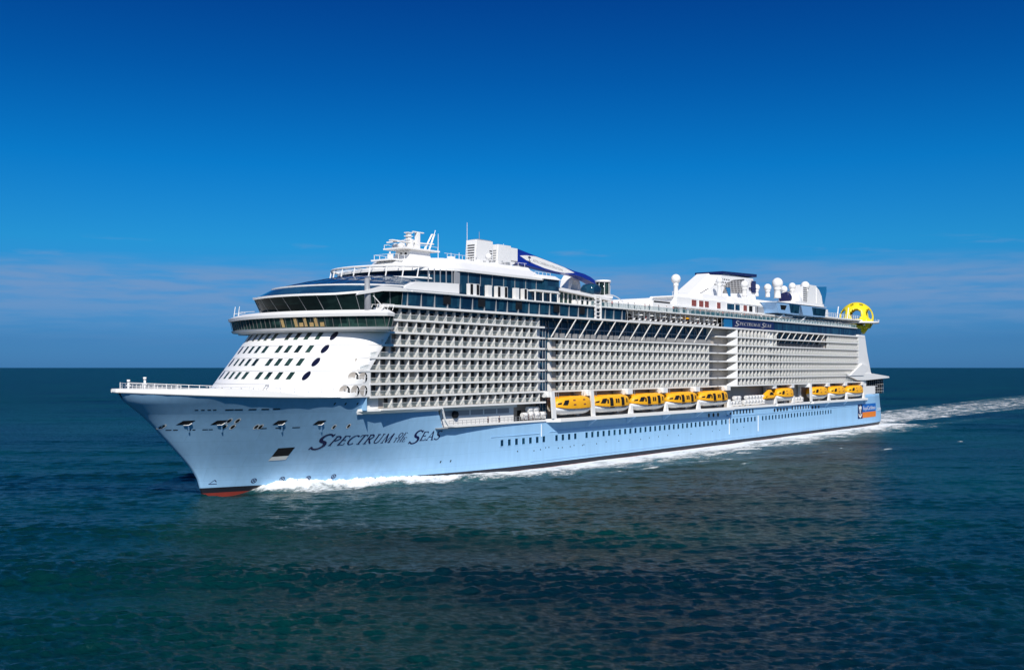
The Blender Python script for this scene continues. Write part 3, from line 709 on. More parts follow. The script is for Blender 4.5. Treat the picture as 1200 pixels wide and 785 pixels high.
# ---------------------------------------------------------------- bridge
def arcline(s0, d, T, n=24, p=2.0): return [(s0+d*(abs(t)/T)**p, t) for t in np.linspace(-T, T, n+1)]
def bridge():
    def outl(off, T, aft=28.2):
        a = arcline(17.2+off, 7.4, T, 30)
        # round the wing tips
        a = a[1:-1]
        return [(aft-1.5, -T)]+[(25.2+off, -T)]+a+[(25.2+off, T)]+[(aft-1.5, T)]+[(aft, T-1.5)]+[(aft+.5, 20)]+[(aft+.5, -20)]+[(aft, -T+1.5)]
    mb = MB(); mb.prism(outl(1.2, 23.4, 28.4), 31.2, 31.55); mb.prism(outl(.35, 24.25), 31.55, 32.0, outl(.1, 24.5)); br = mb.build('bridge', M['white'], SH)
    mb = MB(); mb.prism(outl(.55, 24.1), 32.0, 34.1, outl(.05, 24.45)); g = mb.build('bridge_window_band', M['green'], br)
    mb = MB()
    for i, t in enumerate(np.linspace(-24, 24, 31)):
        s = 17.2+7.4*(abs(t)/24.2)**2; mb.tube(P(s+.5, t, 32.1), P(s-.02, t*1.004, 34.05), .055, 5)
    for s in (25.5, 26.6): mb.tube(P(s, 24.13, 32.1), P(s+.3, 24.5, 34.05), .08, 5); mb.tube(P(s, -24.13, 32.1), P(s+.3, -24.5, 34.05), .08, 5)
    mb.build('window_mullion', M['lattice'], g)
    mb = MB()
    for t in (2, 5.6, 8, 10.5): s = 17.2+7.4*(abs(t)/24.2)**2; mb.poly([P(s+.46, t, 32.2), P(s+.46, t+.9, 32.2), P(s-.01, t+.7, 33.95), P(s-.01, t-.2, 33.95)])
    for t in (6.7, 9.2, 11.6): s = 17.2+7.4*(abs(t)/24.2)**2; mb.poly([P(s+.46, t, 32.2), P(s+.46, t+1.2, 32.2), P(s+.3, t+1.2, 33.0), P(s+.3, t, 33.0)])
    mb.build('bridge_blind', M['tan'], g)
    mb = MB(); mb.prism(outl(-.35, 24.75), 34.1, 34.7, outl(-.45, 24.85)); mb.prism(outl(-.45, 24.85), 34.7, 35.4, outl(.9, 23.4, 28)); mb.build('bridge_roof', M['white'], br)
    mb = MB()
    for t in (24, 22.5, 21):
        for s in (24.5, 27.5): mb.tube(P(s, t-.6, 35.3), P(s+.7, t-.8, 36.5), .06, 5)
        mb.tube(P(24.9, t-.7, 36.5), P(28.2, t-.8, 36.5), .05, 5)
    for t in (-24, -22.5): mb.tube(P(25, t+.5, 35.3), P(25.4, t+.5, 37.6), .07, 5); mb.tube(P(25, t+.5, 36), P(27, t+.5, 36.2), .06, 5)
    mb.path([P(26, -23, 35.4), P(26, -23, 36.4), P(26.5, -18, 36.4)], .05, 5)
    mb.build('bridge_railing', M['white2'], br)
    mb = MB(); mb.tube(P(24, 20.2, 35.3), P(24.3, 19.6, 41.6), .75, 10, .5); mb.build('wing_pylon', M['grey'], br)
    mb = MB(); mb.path([P(25.0, 20.6, 38.2), P(27.8, 21.2, 35.5)], .09, 5); mb.build('wing_stay', M['white2'], br)
bridge()
# ---------------------------------------------------------------- solarium, glazed band and rails of decks 14 and 15
def ring_outline(s0, d, T, aft, n=28):
    a = [(s0+d*(1-math.cos(th)), T*math.sin(th)) for th in np.linspace(-math.pi/2, math.pi/2, n+1)]
    return [(aft, -T)]+a+[(aft, T)]
def solarium():
    zr = lambda s: 38.7+1.0*min(1, max(0, (s-22)/8))**1
    lo = ring_outline(22.0, 11.6, 19.8, 119); hi = ring_outline(19.2, 14.4, 20.3, 119)
    mb = MB(); mb.prism(lo, 35.4, [zr(s) for s, t in hi], hi, 0, False, False)
    g = mb.build('sun_deck_glazing', M['glass'], SH)
    mb = MB(); lo1 = [(a-.05, b*1.003) for a, b in lo[1:-1]]; hi1 = [(a-.05, b*1.003) for a, b in hi[1:-1]]
    mb.grid([[P(*q, 35.45) for q in lo1], [P(*q, zr(q[0])-.05) for q in hi1]], 0, False, True); mb.build('solarium_front', M['solar'], g)
    mb = MB()                                               # mullions
    for i in range(1, len(lo)-1, 2): mb.tube(P(lo[i][0]-.06, lo[i][1]*1.004, 35.4), P(hi[i][0]-.06, hi[i][1]*1.004, zr(hi[i][0])), .05, 4)
    for s in np.arange(35, 119, 4.1): mb.box(s, s+.08, 19.9, 20.36, 36.5, 39.6)
    mb.build('glazing_mullion', M['grey'], g)
    mb = MB()
    for s in (46, 57.5, 71, 86, 97): mb.box(s, s+2.2, 20.2, 20.42, 37.6, 39.5)
    mb.build('open_pane', M['dark'], g)
    # rims and sloped glass tiers of the dome
    def rim(out, z, w, hgt, name, par, outer=.25):
        mb = MB(); n = len(out)
        rows = []
        for i, (s, t) in enumerate(out):
            zz = z(s) if callable(z) else z
            a = out[max(0, i-1)]; b = out[min(n-1, i+1)]; dx, dy = b[0]-a[0], b[1]-a[1]; l = math.hypot(dx, dy) or 1; nx, ny = -dy/l, dx/l
            if nx*(s-60)+ny*t < 0: nx, ny = -nx, -ny
            rows.append([P(s+nx*outer, t+ny*outer, zz-hgt), P(s+nx*outer, t+ny*outer, zz+hgt), P(s-nx*w, t-ny*w, zz+hgt), P(s-nx*w, t-ny*w, zz-hgt)])
        mb.grid(rows, 0, True); mb.poly(rows[0]); mb.poly(rows[-1]); return mb.build(name, M['white2'], par)
    rim(hi, lambda s: zr(s), .5, .2, 'dome_rim', g, .3)
    t1 = ring_outline(23.0, 13, 18.0, 60); t1b = ring_outline(19.5, 14.2, 19.8, 60)
    mb = MB(); mb.prism(t1b, [zr(s)+.15 for s, t in t1b], 40.85, t1, 0, False, False, True); d1 = mb.build('dome_tier', M['dome'], SH)
    rim(t1, 40.9, .4, .14, 'dome_rim', d1, .1)
    mb = MB()
    prev = None; rows = []
    for s0, T, z, d in ((23.2, 17.7, 40.95, 13), (30.5, 14.5, 42.7, 12), (37, 11.5, 43.9, 11), (44, 9, 44.6, 10)):
        rows.append([P(*q, z) for q in ring_outline(s0, d, T, 62)])
    mb.grid(rows, 0, False, True); d2 = mb.build('dome_tier', M['dome'], SH)
    mb = MB()
    for j in range(3, 27, 2):
        mb.path([(p[0], p[1], p[2]+.03) for p in (r[j] for r in rows)], .05, 4)
    mb.build('dome_rib', M['navy'], d2)
    # diagonal white beam rising aft to the sun deck
    mb = MB(); mb.side([(20.6, 38.1), (21.0, 38.6), (27.5, 40.3), (32.5, 40.3), (36, 39.6), (27.6, 39.25)], 20.35, 20.75); mb.build('diagonal_beam', M['white2'], SH)
    # deck rails
    mb = MB(); mb.box(28.6, 299, 17, 21.3, 36.12, 36.62); mb.box(30, 299, -21, 17, 36.12, 36.4)
    mb.build('sun_deck_rim', M['white2'], SH, bevel=.08)
    mb = MB(); mb.box(36, 292, 15, 20.75, 39.62, 39.92); mb.box(30, 292, -20.5, 15, 39.55, 39.8); mb.build('pool_deck_rim', M['white2'], SH)
    mb = MB(); mb.box(120, 300, -18, 15.8, 36.4, 39.55); mb.build('sun_deck_house', M['white'], SH)
    mb = MB()
    for s in np.arange(122, 190, 4.2): mb.box(s, s+2.6, 15.8, 15.9, 36.7, 38.9)
    mb.build('sun_deck_window', M['dark'], SH)
    mb = MB()
    for s in np.arange(119.5, 176, 2.9): mb.tube(P(s, 20.4, 36.6), P(s, 20.4, 39.7), .1, 5)
    mb.tube(P(119, 20.6, 37.7), P(176, 20.6, 37.7), .05, 5)
    mb.build('sun_deck_post', M['grey'], SH)
    # blue end panel, name sign, aft glazing
    mb = MB(); mb.box(176, 297.5, 19.6, 20.2, 36.65, 39.6); a = mb.build('aft_glazing', M['glass'], SH)
    mb = MB()
    for s in np.arange(214, 297, 2.3): mb.box(s, s+.09, 20.2, 20.27, 36.65, 39.6)
    mb.build('glazing_mullion', M['navy'], a)
    mb = MB(); mb.box(176.4, 182, 20.2, 20.35, 36.7, 39.55); mb.build('blue_panel', M['teal'], a)
    sg = MB(); sg.box(182.4, 213, 20.3, 20.45, 36.75, 39.5); sgo = sg.build('name_sign', M['navy'], SH)
    mb = MB(); its, wt = name_items(1.75, 1.0); k2 = 27.5/(wt+.3)
    write(mb, its, lambda u, v, o: P(184+u*k2, 20.46+o, 37.55+v*1.0), .2); mb.build('sign_lettering', M['wallgrey'], sgo)
    # glass windscreen and rail above the pool deck edge
    mb = MB(); mb.box(102, 292, 20.3, 20.36, 39.95, 41.05); w = mb.build('windscreen', M['screen'], SH)
    mb = MB()
    for s in np.arange(96, 292, 3.1): mb.tube(P(s, 20.3, 39.9), P(s, 20.3, 41.1), .06, 4)
    mb.tube(P(96, 20.33, 41.1), P(292, 20.33, 41.1), .06, 4); mb.build('windscreen_frame', M['white2'], w)
    mb = MB()                                               # lattice lift frame on the ship's side
    for s in (103.2, 105.6): mb.box(s, s+.5, 20.6, 20.95, 36.6, 42.2)
    for z in np.arange(37.2, 42.4, 1.0): mb.box(103.2, 106.1, 20.6, 20.9, z, z+.25)
    mb.build('side_frame', M['white2'], SH)
solarium()
# ---------------------------------------------------------------- upper house, mast, vent stacks
def upper():
    lo = ring_outline(44, 12, 17.6, 85)
    mb = MB(); mb.prism(ring_outline(45.5, 12, 17.2, 57), 39.8, 42.1, ring_outline(44.5, 12, 17.5, 57)); 
    mb.prism([(57, -17), (90, -17), (90, 16.2), (57, 16.2)], 39.8, 42)
    # slanted white flank sweeping down forward of the glazing
    mb.side([(34, 39.9), (52.3, 39.9), (52.3, 42.3), (47, 42.2), (39, 41.9)], 17.3, 19.2)
    up = mb.build('upper_house', M['white'], SH)
    mb = MB(); mb.prism(lo, 42.1, 45.2, ring_outline(43.6, 12, 17.7, 85), 0, False, False, False); g = mb.build('upper_glazing', M['glass'], up)
    mb = MB(); mb.box(52.3, 90, 16.2, 18.6, 39.95, 42.3); mb.build('lower_glazing', M['glass'], up)
    mb = MB()
    for s in np.arange(57, 84.5, 4.2): mb.box(s, s+.1, 17.6, 17.78, 42.1, 45.2)
    for s in np.arange(44, 52, 1.9): mb.box(s, s+.09, 17.55, 17.78, 42.1, 45.2)
    mb.box(52.4, 54.0, 17.5, 17.9, 42, 45.3); mb.build('glazing_mullion', M['grey'], g)
    mb = MB()                                               # white cabinets along the lower glazing
    for s, w in ((54.6, 3.3), (60.9, 1.3), (64.2, 3.7), (70.9, 1.3), (74.0, 1.5)):
        mb.box(s, s+w, 19.3, 20.3, 39.95, 42.5)
    mb.box(78.4, 88, 17.8, 20.3, 42.2, 42.6); 
    for s in (78.5, 81.6, 84.7, 87.7): mb.box(s, s+.22, 20, 20.25, 39.9, 42.3)
    c = mb.build('cabana', M['white2'], up)
    mb = MB()
    for s in (54.6, 56.7, 64.2, 66.7, 74.1): mb.box(s+.15, s+1.0, 20.3, 20.36, 40.1, 42.4)
    mb.build('cabana_door', M['dark'], c)
    # roof slab and sloped bulwark
    r0 = ring_outline(42.6, 12.4, 18.3, 85.5); r1 = ring_outline(42.9, 12.4, 18.1, 99.3)
    mb = MB(); mb.prism(r0, 45.2, 45.75, r0); mb.prism(ring_outline(47.2, 10, 17.2, 87), 45.75, 47.9, ring_outline(50.5, 9, 13.5, 86)); mb.prism(ring_outline(50.7, 9, 13.3, 86), 47.9, 48.7, ring_outline(51.2, 9, 12.8, 85.5))
    rf = mb.build('roof', M['white'], up)
    mb = MB()
    for s in np.arange(56, 85.5, 2.6):
        mb.tube(P(s, 12.4, 48.7), P(s, 12.4, 49.7), .05, 4)
    mb.tube(P(55, 12.4, 49.7), P(85.4, 12.4, 49.7), .05, 4)
    for s, t, h in ((57.8, 8, 6), (66.8, 9, 9.5), (62.8, 10, 2), (64.5, 6, 2.4), (73.5, 10, 3.0), (70, 8, 1.6), (88, 3, 7)): mb.tube(P(s, t, 48.6), P(s, t, 48.6+h), .09, 5, .05)
    mb.build('roof_railing', M['white2'], rf)
    mb = MB()
    for s, t in ((69.5, 10.5), (71, 7), (76.5, 9), (60, 10)): mb.box(s-.6, s+.6, t-.6, t+.6, 48.7, 49.5)
    mb.sphere(P(73.5, 10, 50.6), .8, 12, 8); mb.build('roof_locker', M['white2'], rf)
    mb = MB()
    for s0, t0, w, h in ((72.5, 7.5, 1.2, 1.0), (80, 8, 2.6, .8), (82.8, 7, 1.0, 1.5), (77, 7.2, .8, 1.3), (84.2, 9, 1.2, .7)): mb.box(s0, s0+w, t0, t0+1.4, 48.65, 48.65+h)
    for s0 in (73, 79.5, 83): mb.tube(P(s0, 6.6, 48.7), P(s0, 6.6, 50.6), .16, 8)
    mb.build('roof_machinery', M['grey'], rf)
    # rounded end bay with slanted glass and canopy
    mb = MB(); mb.prism([(84.5, 8), (90.6, 8), (90.6, 18.5), (84.5, 18.5)], 42.5, 45.6); e = mb.build('end_bay', M['glass'], up)
    mb = MB(); mb.prism([(83.8, 8), (91.2, 8), (91.2, 18.9), (83.8, 18.9)], 45.6, 46.6, [(84.5, 9), (90.2, 9), (90.2, 17.6), (84.5, 17.6)]); mb.prism([(80, 15), (90.7, 15), (90.7, 18.8), (80, 18.8)], 42.25, 42.5); mb.build('end_bay_roof', M['white'], e)
    mb = MB()                                               # sloping canopy over the pool
    mb.side([(91, 44.2), (113, 42.7), (117, 42.1), (117, 41.75), (112, 42.1), (91, 43.4)], 6, 17.5); cn = mb.build('pool_canopy', M['white'], SH)
    mb = MB(); mb.side([(91.2, 43.4), (112, 42.1), (116.5, 41.8), (116.5, 39.95), (91.2, 39.95)], 15.8, 16.0); mb.build('canopy_glazing', M['green'], cn)
    mb = MB()
    for s in np.arange(92, 116, 1.9): mb.box(s, s+.14, 16, 16.3, 39.95, 43.3-(s-91)*.062)
    for s in np.arange(98, 131, 2.4): mb.box(s, s+.5, 17.5, 18.1, 39.95, 41.2)
    mb.build('canopy_post', M['white2'], cn)
    mb = MB(); mb.path([P(114+12*i/10, 15, 42.3+1.6*math.sin(math.pi*i/10*.62+.5)-1.2*(i/10)**3) for i in range(11)], .12, 6); mb.build('shade_arch', M['white2'], SH)
    # cage balcony in front
    o = [(34.2+10*(1-math.cos(th)), 14*math.sin(th)) for th in np.linspace(-1.45, math.pi/2, 21)]+[(48, 14.8), (53, 15.6)]
    fn = []
    for s, t in o: fn.append((s+4.5, t))
    mb = MB()
    mb.path([P(s, t, 46.0) for s, t in fn], .26, 6); mb.path([P(s-.6, t, 43.5) for s, t in fn], .22, 6)
    for i in range(0, len(fn), 2):
        s, t = fn[i]; mb.tube(P(s-.6, t, 43.5), P(s, t, 46.0), .15, 6); mb.tube(P(s-.6, t, 43.5), P(s+1.2, t*.9, 41.8), .1, 5)
    q = [P(s+4.5, t*.75, 46.0) for s, t in fn]
    mb.path(q, .1, 5)
    for i in range(1, len(fn), 2): mb.tube(P(*fn[i], 46.0), q[i], .09, 5)
    mb.build('walkway_frame', M['white2'], SH)
    # mast
    mb = MB(); mb.prism([(53.6, -2.6), (61.2, -2.6), (61.2, 2.8), (53.6, 2.8)], 48.3, 51.9, [(54.6, -2.2), (61.0, -2.2), (61.0, 2.4), (54.6, 2.4)])
    mb.prism([(45.5, -4), (53.6, -4), (53.6, 4), (45.5, 4)], 45.75, 48.2, [(49.3, -3), (54, -3), (54, 3), (49.3, 3)]); mb.prism([(47.6, -3.4), (54, -3.4), (54, 3.4), (47.6, 3.4)], 48.2, 48.6)
    ms = mb.build('mast', M['white'], SH)
    mb = MB(); mb.box(51.5, 63.5, -3.4, 3.4, 51.9, 52.3); mb.box(50.6, 56.5, -.6, .6, 54.2, 54.5)
    for s, t in ((51.7, 3.2), (55, 3.2), (59, 3.2), (63, 3.2), (51.7, -3.2), (57, -3.2), (63, -3.2)): mb.tube(P(s, t, 52.3), P(s, t, 53.3), .07, 4)
    for t in (3.2, -3.2): mb.tube(P(51.7, t, 53.3), P(63, t, 53.3), .06, 4)
    mb.tube(P(51.7, 3.2, 53.3), P(51.7, -3.2, 53.3), .06, 4)
    for s in (56.5, 58.4): mb.box(s, s+.6, -.9, .9, 52.3, 55.3)
    mb.box(55.9, 56.9, -.4, .4, 52.3, 57.2); mb.box(59.0, 59.8, -.5, .5, 52.3, 57.5); mb.box(57, 62.5, -.3, .3, 54.4, 54.75)
    mb.tube(P(61.5, 0, 52.3), P(64.4, 0, 57.6), .22, 6); mb.tube(P(63.2, 0, 52.3), P(65.2, 0, 57.6), .22, 6); mb.tube(P(64.4, 0, 57.6), P(65.4, 0, 57.6), .22, 6); mb.tube(P(62.2, 0, 54.6), P(65, 0, 54.8), .2, 6)
    mb.tube(P(65.2, 0, 57.6), P(65.6, 0, 59.0), .07, 5)
    for z in (55, 56, 57): mb.box(55.5, 57.3, -.6, .6, z, z+.22)
    mb.box(57.8, 61.4, -.25, .25, 57.5, 57.8)
    mb.build('mast_platform', M['white2'], ms)
    mb = MB(); mb.box(52.2, 52.5, -3.0, 2.4, 53.9, 54.3); mb.build('radar_scanner', M['white2'], ms)
    mb = MB(); mb.sphere(P(52.4, 1.6, 52.7), .95, 14, 8); mb.sphere(P(53.8, -1.6, 53), .9, 14, 8); mb.build('mast_dome', M['white2'], ms)
    mb = MB()
    for t in (-.3, 1.2): mb.tube(P(54.05, t, 50.8), P(54.35, t, 50.8), .28, 10)
    mb.build('mast_port', M['dark'], ms)
    mb = MB()
    for s in (48.3, 50, 52): 
        for t in (-3, 3): mb.tube(P(s, t, 48.6), P(s, t, 50.0), .07, 4)
    for t in (-3, 3): mb.tube(P(48.3, t, 50), P(53, t, 50), .06, 4)
    mb.tube(P(48.3, -3, 50), P(48.3, 3, 50), .06, 4); mb.box(49.5, 50.4, 0, .8, 48.6, 50.2); mb.tube(P(48.5, 1.8, 48.6), P(48.5, 1.8, 50.6), .2, 6); mb.build('mast_railing', M['white2'], ms)
    for ob in [ms]+list(ms.children):                       # the mast's true height
        for v in ob.data.vertices:
            if v.co.z > 48.3: v.co.z = 48.3+(v.co.z-48.3)*.8
    # vent stacks with louvres
    for (s0, s1, t0, t1, z1) in ((74.2, 81.2, 1.9, 5.2, 55.2), (82.4, 88.2, 1.4, 5.4, 54.8)):
        mb = MB(); mb.prism([(s0, t0), (s1, t0), (s1, t1), (s0, t1)], 48.6, z1, [(s0+.5, t0), (s1-.1, t0), (s1-.1, t1), (s0+.5, t1)]); o2 = mb.build('vent_stack', M['white'], SH, bevel=.12)
        lv = MB()
        for z in np.arange(49.4, z1-1.2, .62): f = .5*(z-48.6)/(z1-48.6); lv.box(s0+f-.06, s0+f+.2, t0+.35, t1-.5, z, z+.26)
        if s0 < 80:
            for z in np.arange(49.6, z1-2.0, .62): lv.box(s1-1.5, s1-.5, t1-.1, t1+.03, z, z+.26)
        lv.build('louvre', M['grey'] if s0 > 80 else M['dark'], o2)
        if s0 < 80: 
            c2 = MB(); c2.box(s0+1.5, s1-.4, t0+.3, t1-.3, z1, z1+.25); c2.tube(P(s0+4.2, 3, z1), P(s0+4.2, 3, z1+2.4), .07, 5); c2.build('stack_cap', M['grey'], o2)
upper()
# ---------------------------------------------------------------- observation arm
def arm():
    pts = []
    prof = [(96, 55.4, 51.5), (98.5, 55.1, 51.35), (103, 54.4, 51.1), (107, 53.8, 50.9), (114, 52.8, 50.5), (118.5, 52.1, 50.35), (123, 51.4, 50.3), (126, 51.15, 50.1), (128.5, 50.9, 49.65), (131.6, 50.25, 49.0), (133.4, 49.6, 48.5), (134.6, 48.9, 48.2)]
    off = 0
    mb = MB(); tt = (-2.6, .4)
    rows = [[P(s, tt[0], b), P(s, tt[1], b), P(s, tt[1], a), P(s, tt[0], a)] for s, a, b in prof]
    rows = [[(x, y, z+off) for x, y, z in r] for r in rows]
    mb.grid(rows, 0, True); mb.poly(rows[0]); mb.poly(rows[-1]); a = mb.build('observation_arm', M['blue'], SH)
    mb = MB()                                               # white leaf-shaped panel
    up = [(98.3, 53.6), (101, 53.9), (105, 53.95), (107, 53.7), (114, 52.7), (118.5, 52.0), (123.3, 50.9)]; dn = [(98.3, 53.5), (101, 52.6), (105, 51.8), (109, 51.1), (114, 50.6), (118.5, 50.45), (123.3, 50.8)]
    mb.grid([[P(s, .43, z+off) for s, z in up], [P(s, .43, z+off) for s, z in dn]]); mb.build('arm_panel', M['white2'], a)
    ca, sa2 = math.cos(-.115), math.sin(-.115)
    words('arm_lettering', 'ROYAL CARIBBEAN INTERNATIONAL', .95, lambda u, v: P(103.9+u*ca-v*sa2, .46, 52.45+u*sa2+v*ca), M['grey'], a, fit=14)
    mb = MB(); q = lambda pts: mb.poly([P(102.3+x, .46, 53.0+y) for x, y in pts])
    q([(-.5, .2), (.5, .2), (.7, .8), (.3, .5), (0, .9), (-.3, .5), (-.7, .8)]); q([(-.12, .1), (.12, .1), (.12, -.9), (-.12, -.9)]); q([(-.7, -.4), (-.5, -.4), (0, -.95), (.5, -.4), (.7, -.4), (0, -1.25)])
    mb.build('arm_emblem', M['navy'], a)
    mb = MB(); mb.box(91, 97, -2.8, .6, 51.9, 55.3); mb.side([(91, 51.8), (97, 51.8), (94, 50.4), (91, 49.4)], -2.5, .4); b = mb.build('arm_base', M['white'], SH, bevel=.1)
    mb = MB(); mb.prism([(88, -3), (97, -3), (97, 3), (88, 3)], 45.8, 49.6, [(88, -2.6), (95, -2.6), (95, 2.6), (88, 2.6)]); mb.build('arm_house', M['white'], SH)
    mb = MB()
    for s in np.arange(84, 91, 1.6): mb.tube(P(s, 16, 46.5), P(s, 16, 47.5), .05, 4)
    mb.tube(P(84, 16, 47.5), P(90.4, 16, 47.5), .05, 4); mb.build('arm_house_railing', M['white2'], SH)
    # white arch pylon and the capsule with its boarding bay
    mb = MB(); c0 = 129.0
    arch = [(-3.4, 45.0), (-2.6, 48.2), (-1.2, 49.7), (.8, 49.9), (2.4, 48.6), (3.6, 45.0)]; inn = [(2.1, 45.0), (1.3, 47.6), (.4, 48.2), (-.6, 48.0), (-1.5, 47.0), (-2.1, 45.0)]
    for k in (0,):
        a0 = [P(c0+s, -3.4, z+1.1) for s, z in arch]; a1 = [P(c0+s, -6.4, z+1.1) for s, z in arch]; b0 = [P(c0+s, -3.4, z+1.1) for s, z in reversed(inn)]; b1 = [P(c0+s, -6.4, z+1.1) for s, z in reversed(inn)]
        mb.grid([a0, a1]); mb.grid([b0, b1]); mb.grid([a0, b0]); mb.grid([a1, b1])
    mb.tube(P(c0+3, -5, 50.0), P(c0+5.8, -5, 45.5), .5, 6)
    mb.box(116, 136, -8, -1, 41.5, 46.1); mb.build('arch_pylon', M['white'], SH)
    mb = MB(); mb.box(124.5, 134, 1, 6.5, 43.9, 44.6); mb.box(124.5, 134, 1.2, 6.2, 40, 43.9); st = mb.build('capsule_station', M['white'], SH)
    mb = MB(); mb.lathe(P(127.6, 3.2, 44.6), [(2.6, 0), (3.0, .8), (3.0, 1.9), (2.3, 2.9), (1.0, 3.3)], 20); mb.build('observation_capsule', M['glass'], st)
    mb = MB(); mb.tube(P(133.6, 3.4, 44.6), P(133.6, 3.4, 48.6), 2.0, 18); mb.build('lift_tube', M['green'], st)
    mb = MB(); mb.tube(P(133.6, 3.4, 48.6), P(133.6, 3.4, 49.2), 2.3, 18)
    for a2 in np.linspace(0, 6.28, 9): mb.tube(P(133.6+2.02*math.cos(a2), 3.4+2.02*math.sin(a2), 44.6), P(133.6+2.02*math.cos(a2), 3.4+2.02*math.sin(a2), 48.6), .1, 4)
    mb.build('lift_tube_frame', M['white2'], st)
arm()
# ---------------------------------------------------------------- funnel, radomes, aft houses
def aft():
    mb = MB(); mb.prism([(158, -10), (236, -10), (236, 14), (158, 14)], 42.2, 45.4); mb.prism([(176, -8), (262, -8), (262, 13), (176, 13)], 45.4, 47.4, [(178, -7), (262, -7), (262, 12), (178, 12)])
    mb.box(150, 236, -16, 17.5, 41.9, 42.3)
    h = mb.build('funnel_house', M['white'], SH)
    mb = MB(); mb.box(160, 236, 14.5, 15, 39.95, 41.9); mb.box(236, 290, 14.5, 15, 39.95, 43.2); mb.build('pool_glazing', M['glass'], SH)
    mb = MB()
    for s in np.arange(160, 290, 3.4): mb.box(s, s+.5, 15, 15.35, 39.95, 42)
    mb.build('pool_deck_column', M['white2'], SH)
    for x, w, m in ((813, 3.0, 'redp'), (821.5, 2.8, 'redp'), (828, 2.6, 'redp'), (842, 2.4, 'redp'), (856, 5.2, 'glass'), (864, 3.2, 'glass'), (873, 2.6, 'redp'), (879.5, 2.6, 'dark'), (886, 2.2, 'grey'), (891, 5.5, 'grey'), (903, 3, 'grey')):
        s, z = at(x, 354, 14); fr = MB(); fr.box(s-w/2-.15, s+w/2+.15, 13.9, 14.06, 42.9, 45.1); o = fr.build('house_window', M['white2'], h)
        pn = MB(); pn.box(s-w/2, s+w/2, 13.9, 14.12, 43.05, 44.95); pn.build('pane', M[m], o)
    # ribbed roof edge
    mb = MB()
    for s in np.arange(196, 262, 4.6): mb.prism([(s, 12.4), (s+4.2, 12.4), (s+4.2, 14.2), (s, 14.2)], 45.3, 47.6, [(s+.3, 11.5), (s+3.9, 11.5), (s+3.9, 12.6), (s+.3, 12.6)])
    mb.build('roof_rib', M['white2'], h)
    # funnel
    def sec(z, k): 
        s0 = 184+(z-47.4)*1.95; s1 = 233.5-.15*(z-47.4)*.5
        T = 5.6-.12*(z-47.4)
        return [(s0, -T*.5), (s0+6, -T), (s1-2, -T), (s1, -T*.6), (s1, T*.6), (s1-2, T), (s0+6, T), (s0, T*.5)]
    mb = MB(); mb.prism(sec(47.4, 0), 47.4, 56.2, sec(56.2, 0)); f = mb.build('funnel', M['white'], SH)
    cap = [(201, -3), (206, -5), (233, -5), (234, -3), (234, 3), (233, 5), (206, 5), (201, 3)]
    mb = MB(); mb.prism(cap, [55.9, 56.2, 56.9, 56.9, 56.9, 56.9, 56.2, 55.9], [56.6, 57.1, 57.9, 57.9, 57.9, 57.9, 57.1, 56.6]); mb.build('funnel_cap', M['navy'], f)
    mb = MB(); T = lambda z: 5.6-.12*(z-47.4)+.05
    gp = lambda x, y, d: P(at(x, y, 5.0)[0], T(at(x, y, 5.0)[1])+d, at(x, y, 5.0)[1])
    mb.poly([gp(845.5, 343.5, .02), gp(874, 343.5, .02), gp(873, 327, .02), gp(860, 328, .02), gp(851, 332, .02)])
    o2 = mb.build('funnel_grille', M['lattice'], f)
    mb = MB()
    for i in range(7):
        x = 848+i*3.7; y0 = 343.3; y1 = max(328.6, 334-i*2.0); mb.poly([gp(x, y0, .06), gp(x+.6, y0, .06), gp(x+.6, y1, .06), gp(x, y1, .06)])
    for j in range(6):
        y = 330.5+j*2.3; x0 = 849+max(0, 333.5-y)*3; mb.poly([gp(x0, y, .08), gp(873, y, .08), gp(873, y+.55, .08), gp(x0, y+.55, .08)])
    mb.build('grille_bar', M['wallgrey'], o2)
    mb = MB()
    for i in range(3):
        for j in range(6):
            z = 52.0+i*1.1-.0*j; s = 199.5+i*1.2+j*1.7
            mb.poly([P(s, T(z), z), P(s+1.1, T(z), z), P(s+1.35, T(z+.4), z+.4), P(s+.25, T(z+.4), z+.4)])
    for j in range(9):
        z = 48.6+j*.42; s = 189+j*1.35
        mb.poly([P(s, T(z)*.93, z), P(s+.9, T(z)*.97, z), P(s+1.1, T(z)*.97, z+.25), P(s+.2, T(z)*.93, z+.25)])
    mb.build('funnel_louvre', M['lattice'], f)
    mb = MB(); mb.poly([P(207.5, T(50), 51.6), P(211, T(50), 51.7), P(211, T(48.6), 48.6), P(209.5, T(48.6), 48.6)]); mb.build('funnel_recess', M['teal'], f)
    mb = MB(); mb.box(228, 231, 5.2, 5.6, 51, 55.2); mb.box(226, 231, 5.2, 5.7, 52.2, 52.7); mb.build('exhaust_pipe', M['navy'], f)
    # radomes on their posts (pixel centre, radius in metres, lateral position, post length)
    for x, y, t, rpx, ybase in ((792, 327, 8, 5.7, 348), (843, 329, 8.5, 4.0, 346), (872.5, 333.5, 9, 4.6, 346), (886.5, 337, 4, 3.9, 346), (899.5, 337, 6, 4.4, 347), (911, 332, 8, 6.4, 348), (918.5, 339, 4, 4.2, 349), (928.3, 335.5, 7, 4.2, 350), (943.5, 335, 7, 5.2, 354)):
        s, z = at(x, y, t); Z = CZ0+s*CA_-t*SA_; r = rpx*Z/F; zb = at(x, ybase, t)[1]
        mb = MB(); pr = r*(.5 if rpx > 5.5 and x < 800 else .62)
        hgt = z-r*.75-zb
        mb.lathe(P(s, t, zb), [(pr*1.1, -.4), (pr, .1), (pr*.92, hgt*.75), (pr*1.15, hgt*.8), (pr*1.05, hgt)], 16)
        po = mb.build('radome', M['white2'], SH)
        d = MB(); d.sphere(P(s, t, z), r, 22, 14); d.build('radome_shell', M['white'], po)
    mb = MB(); mb.box(157, 172, 6, 13, 45.4, 45.7); 
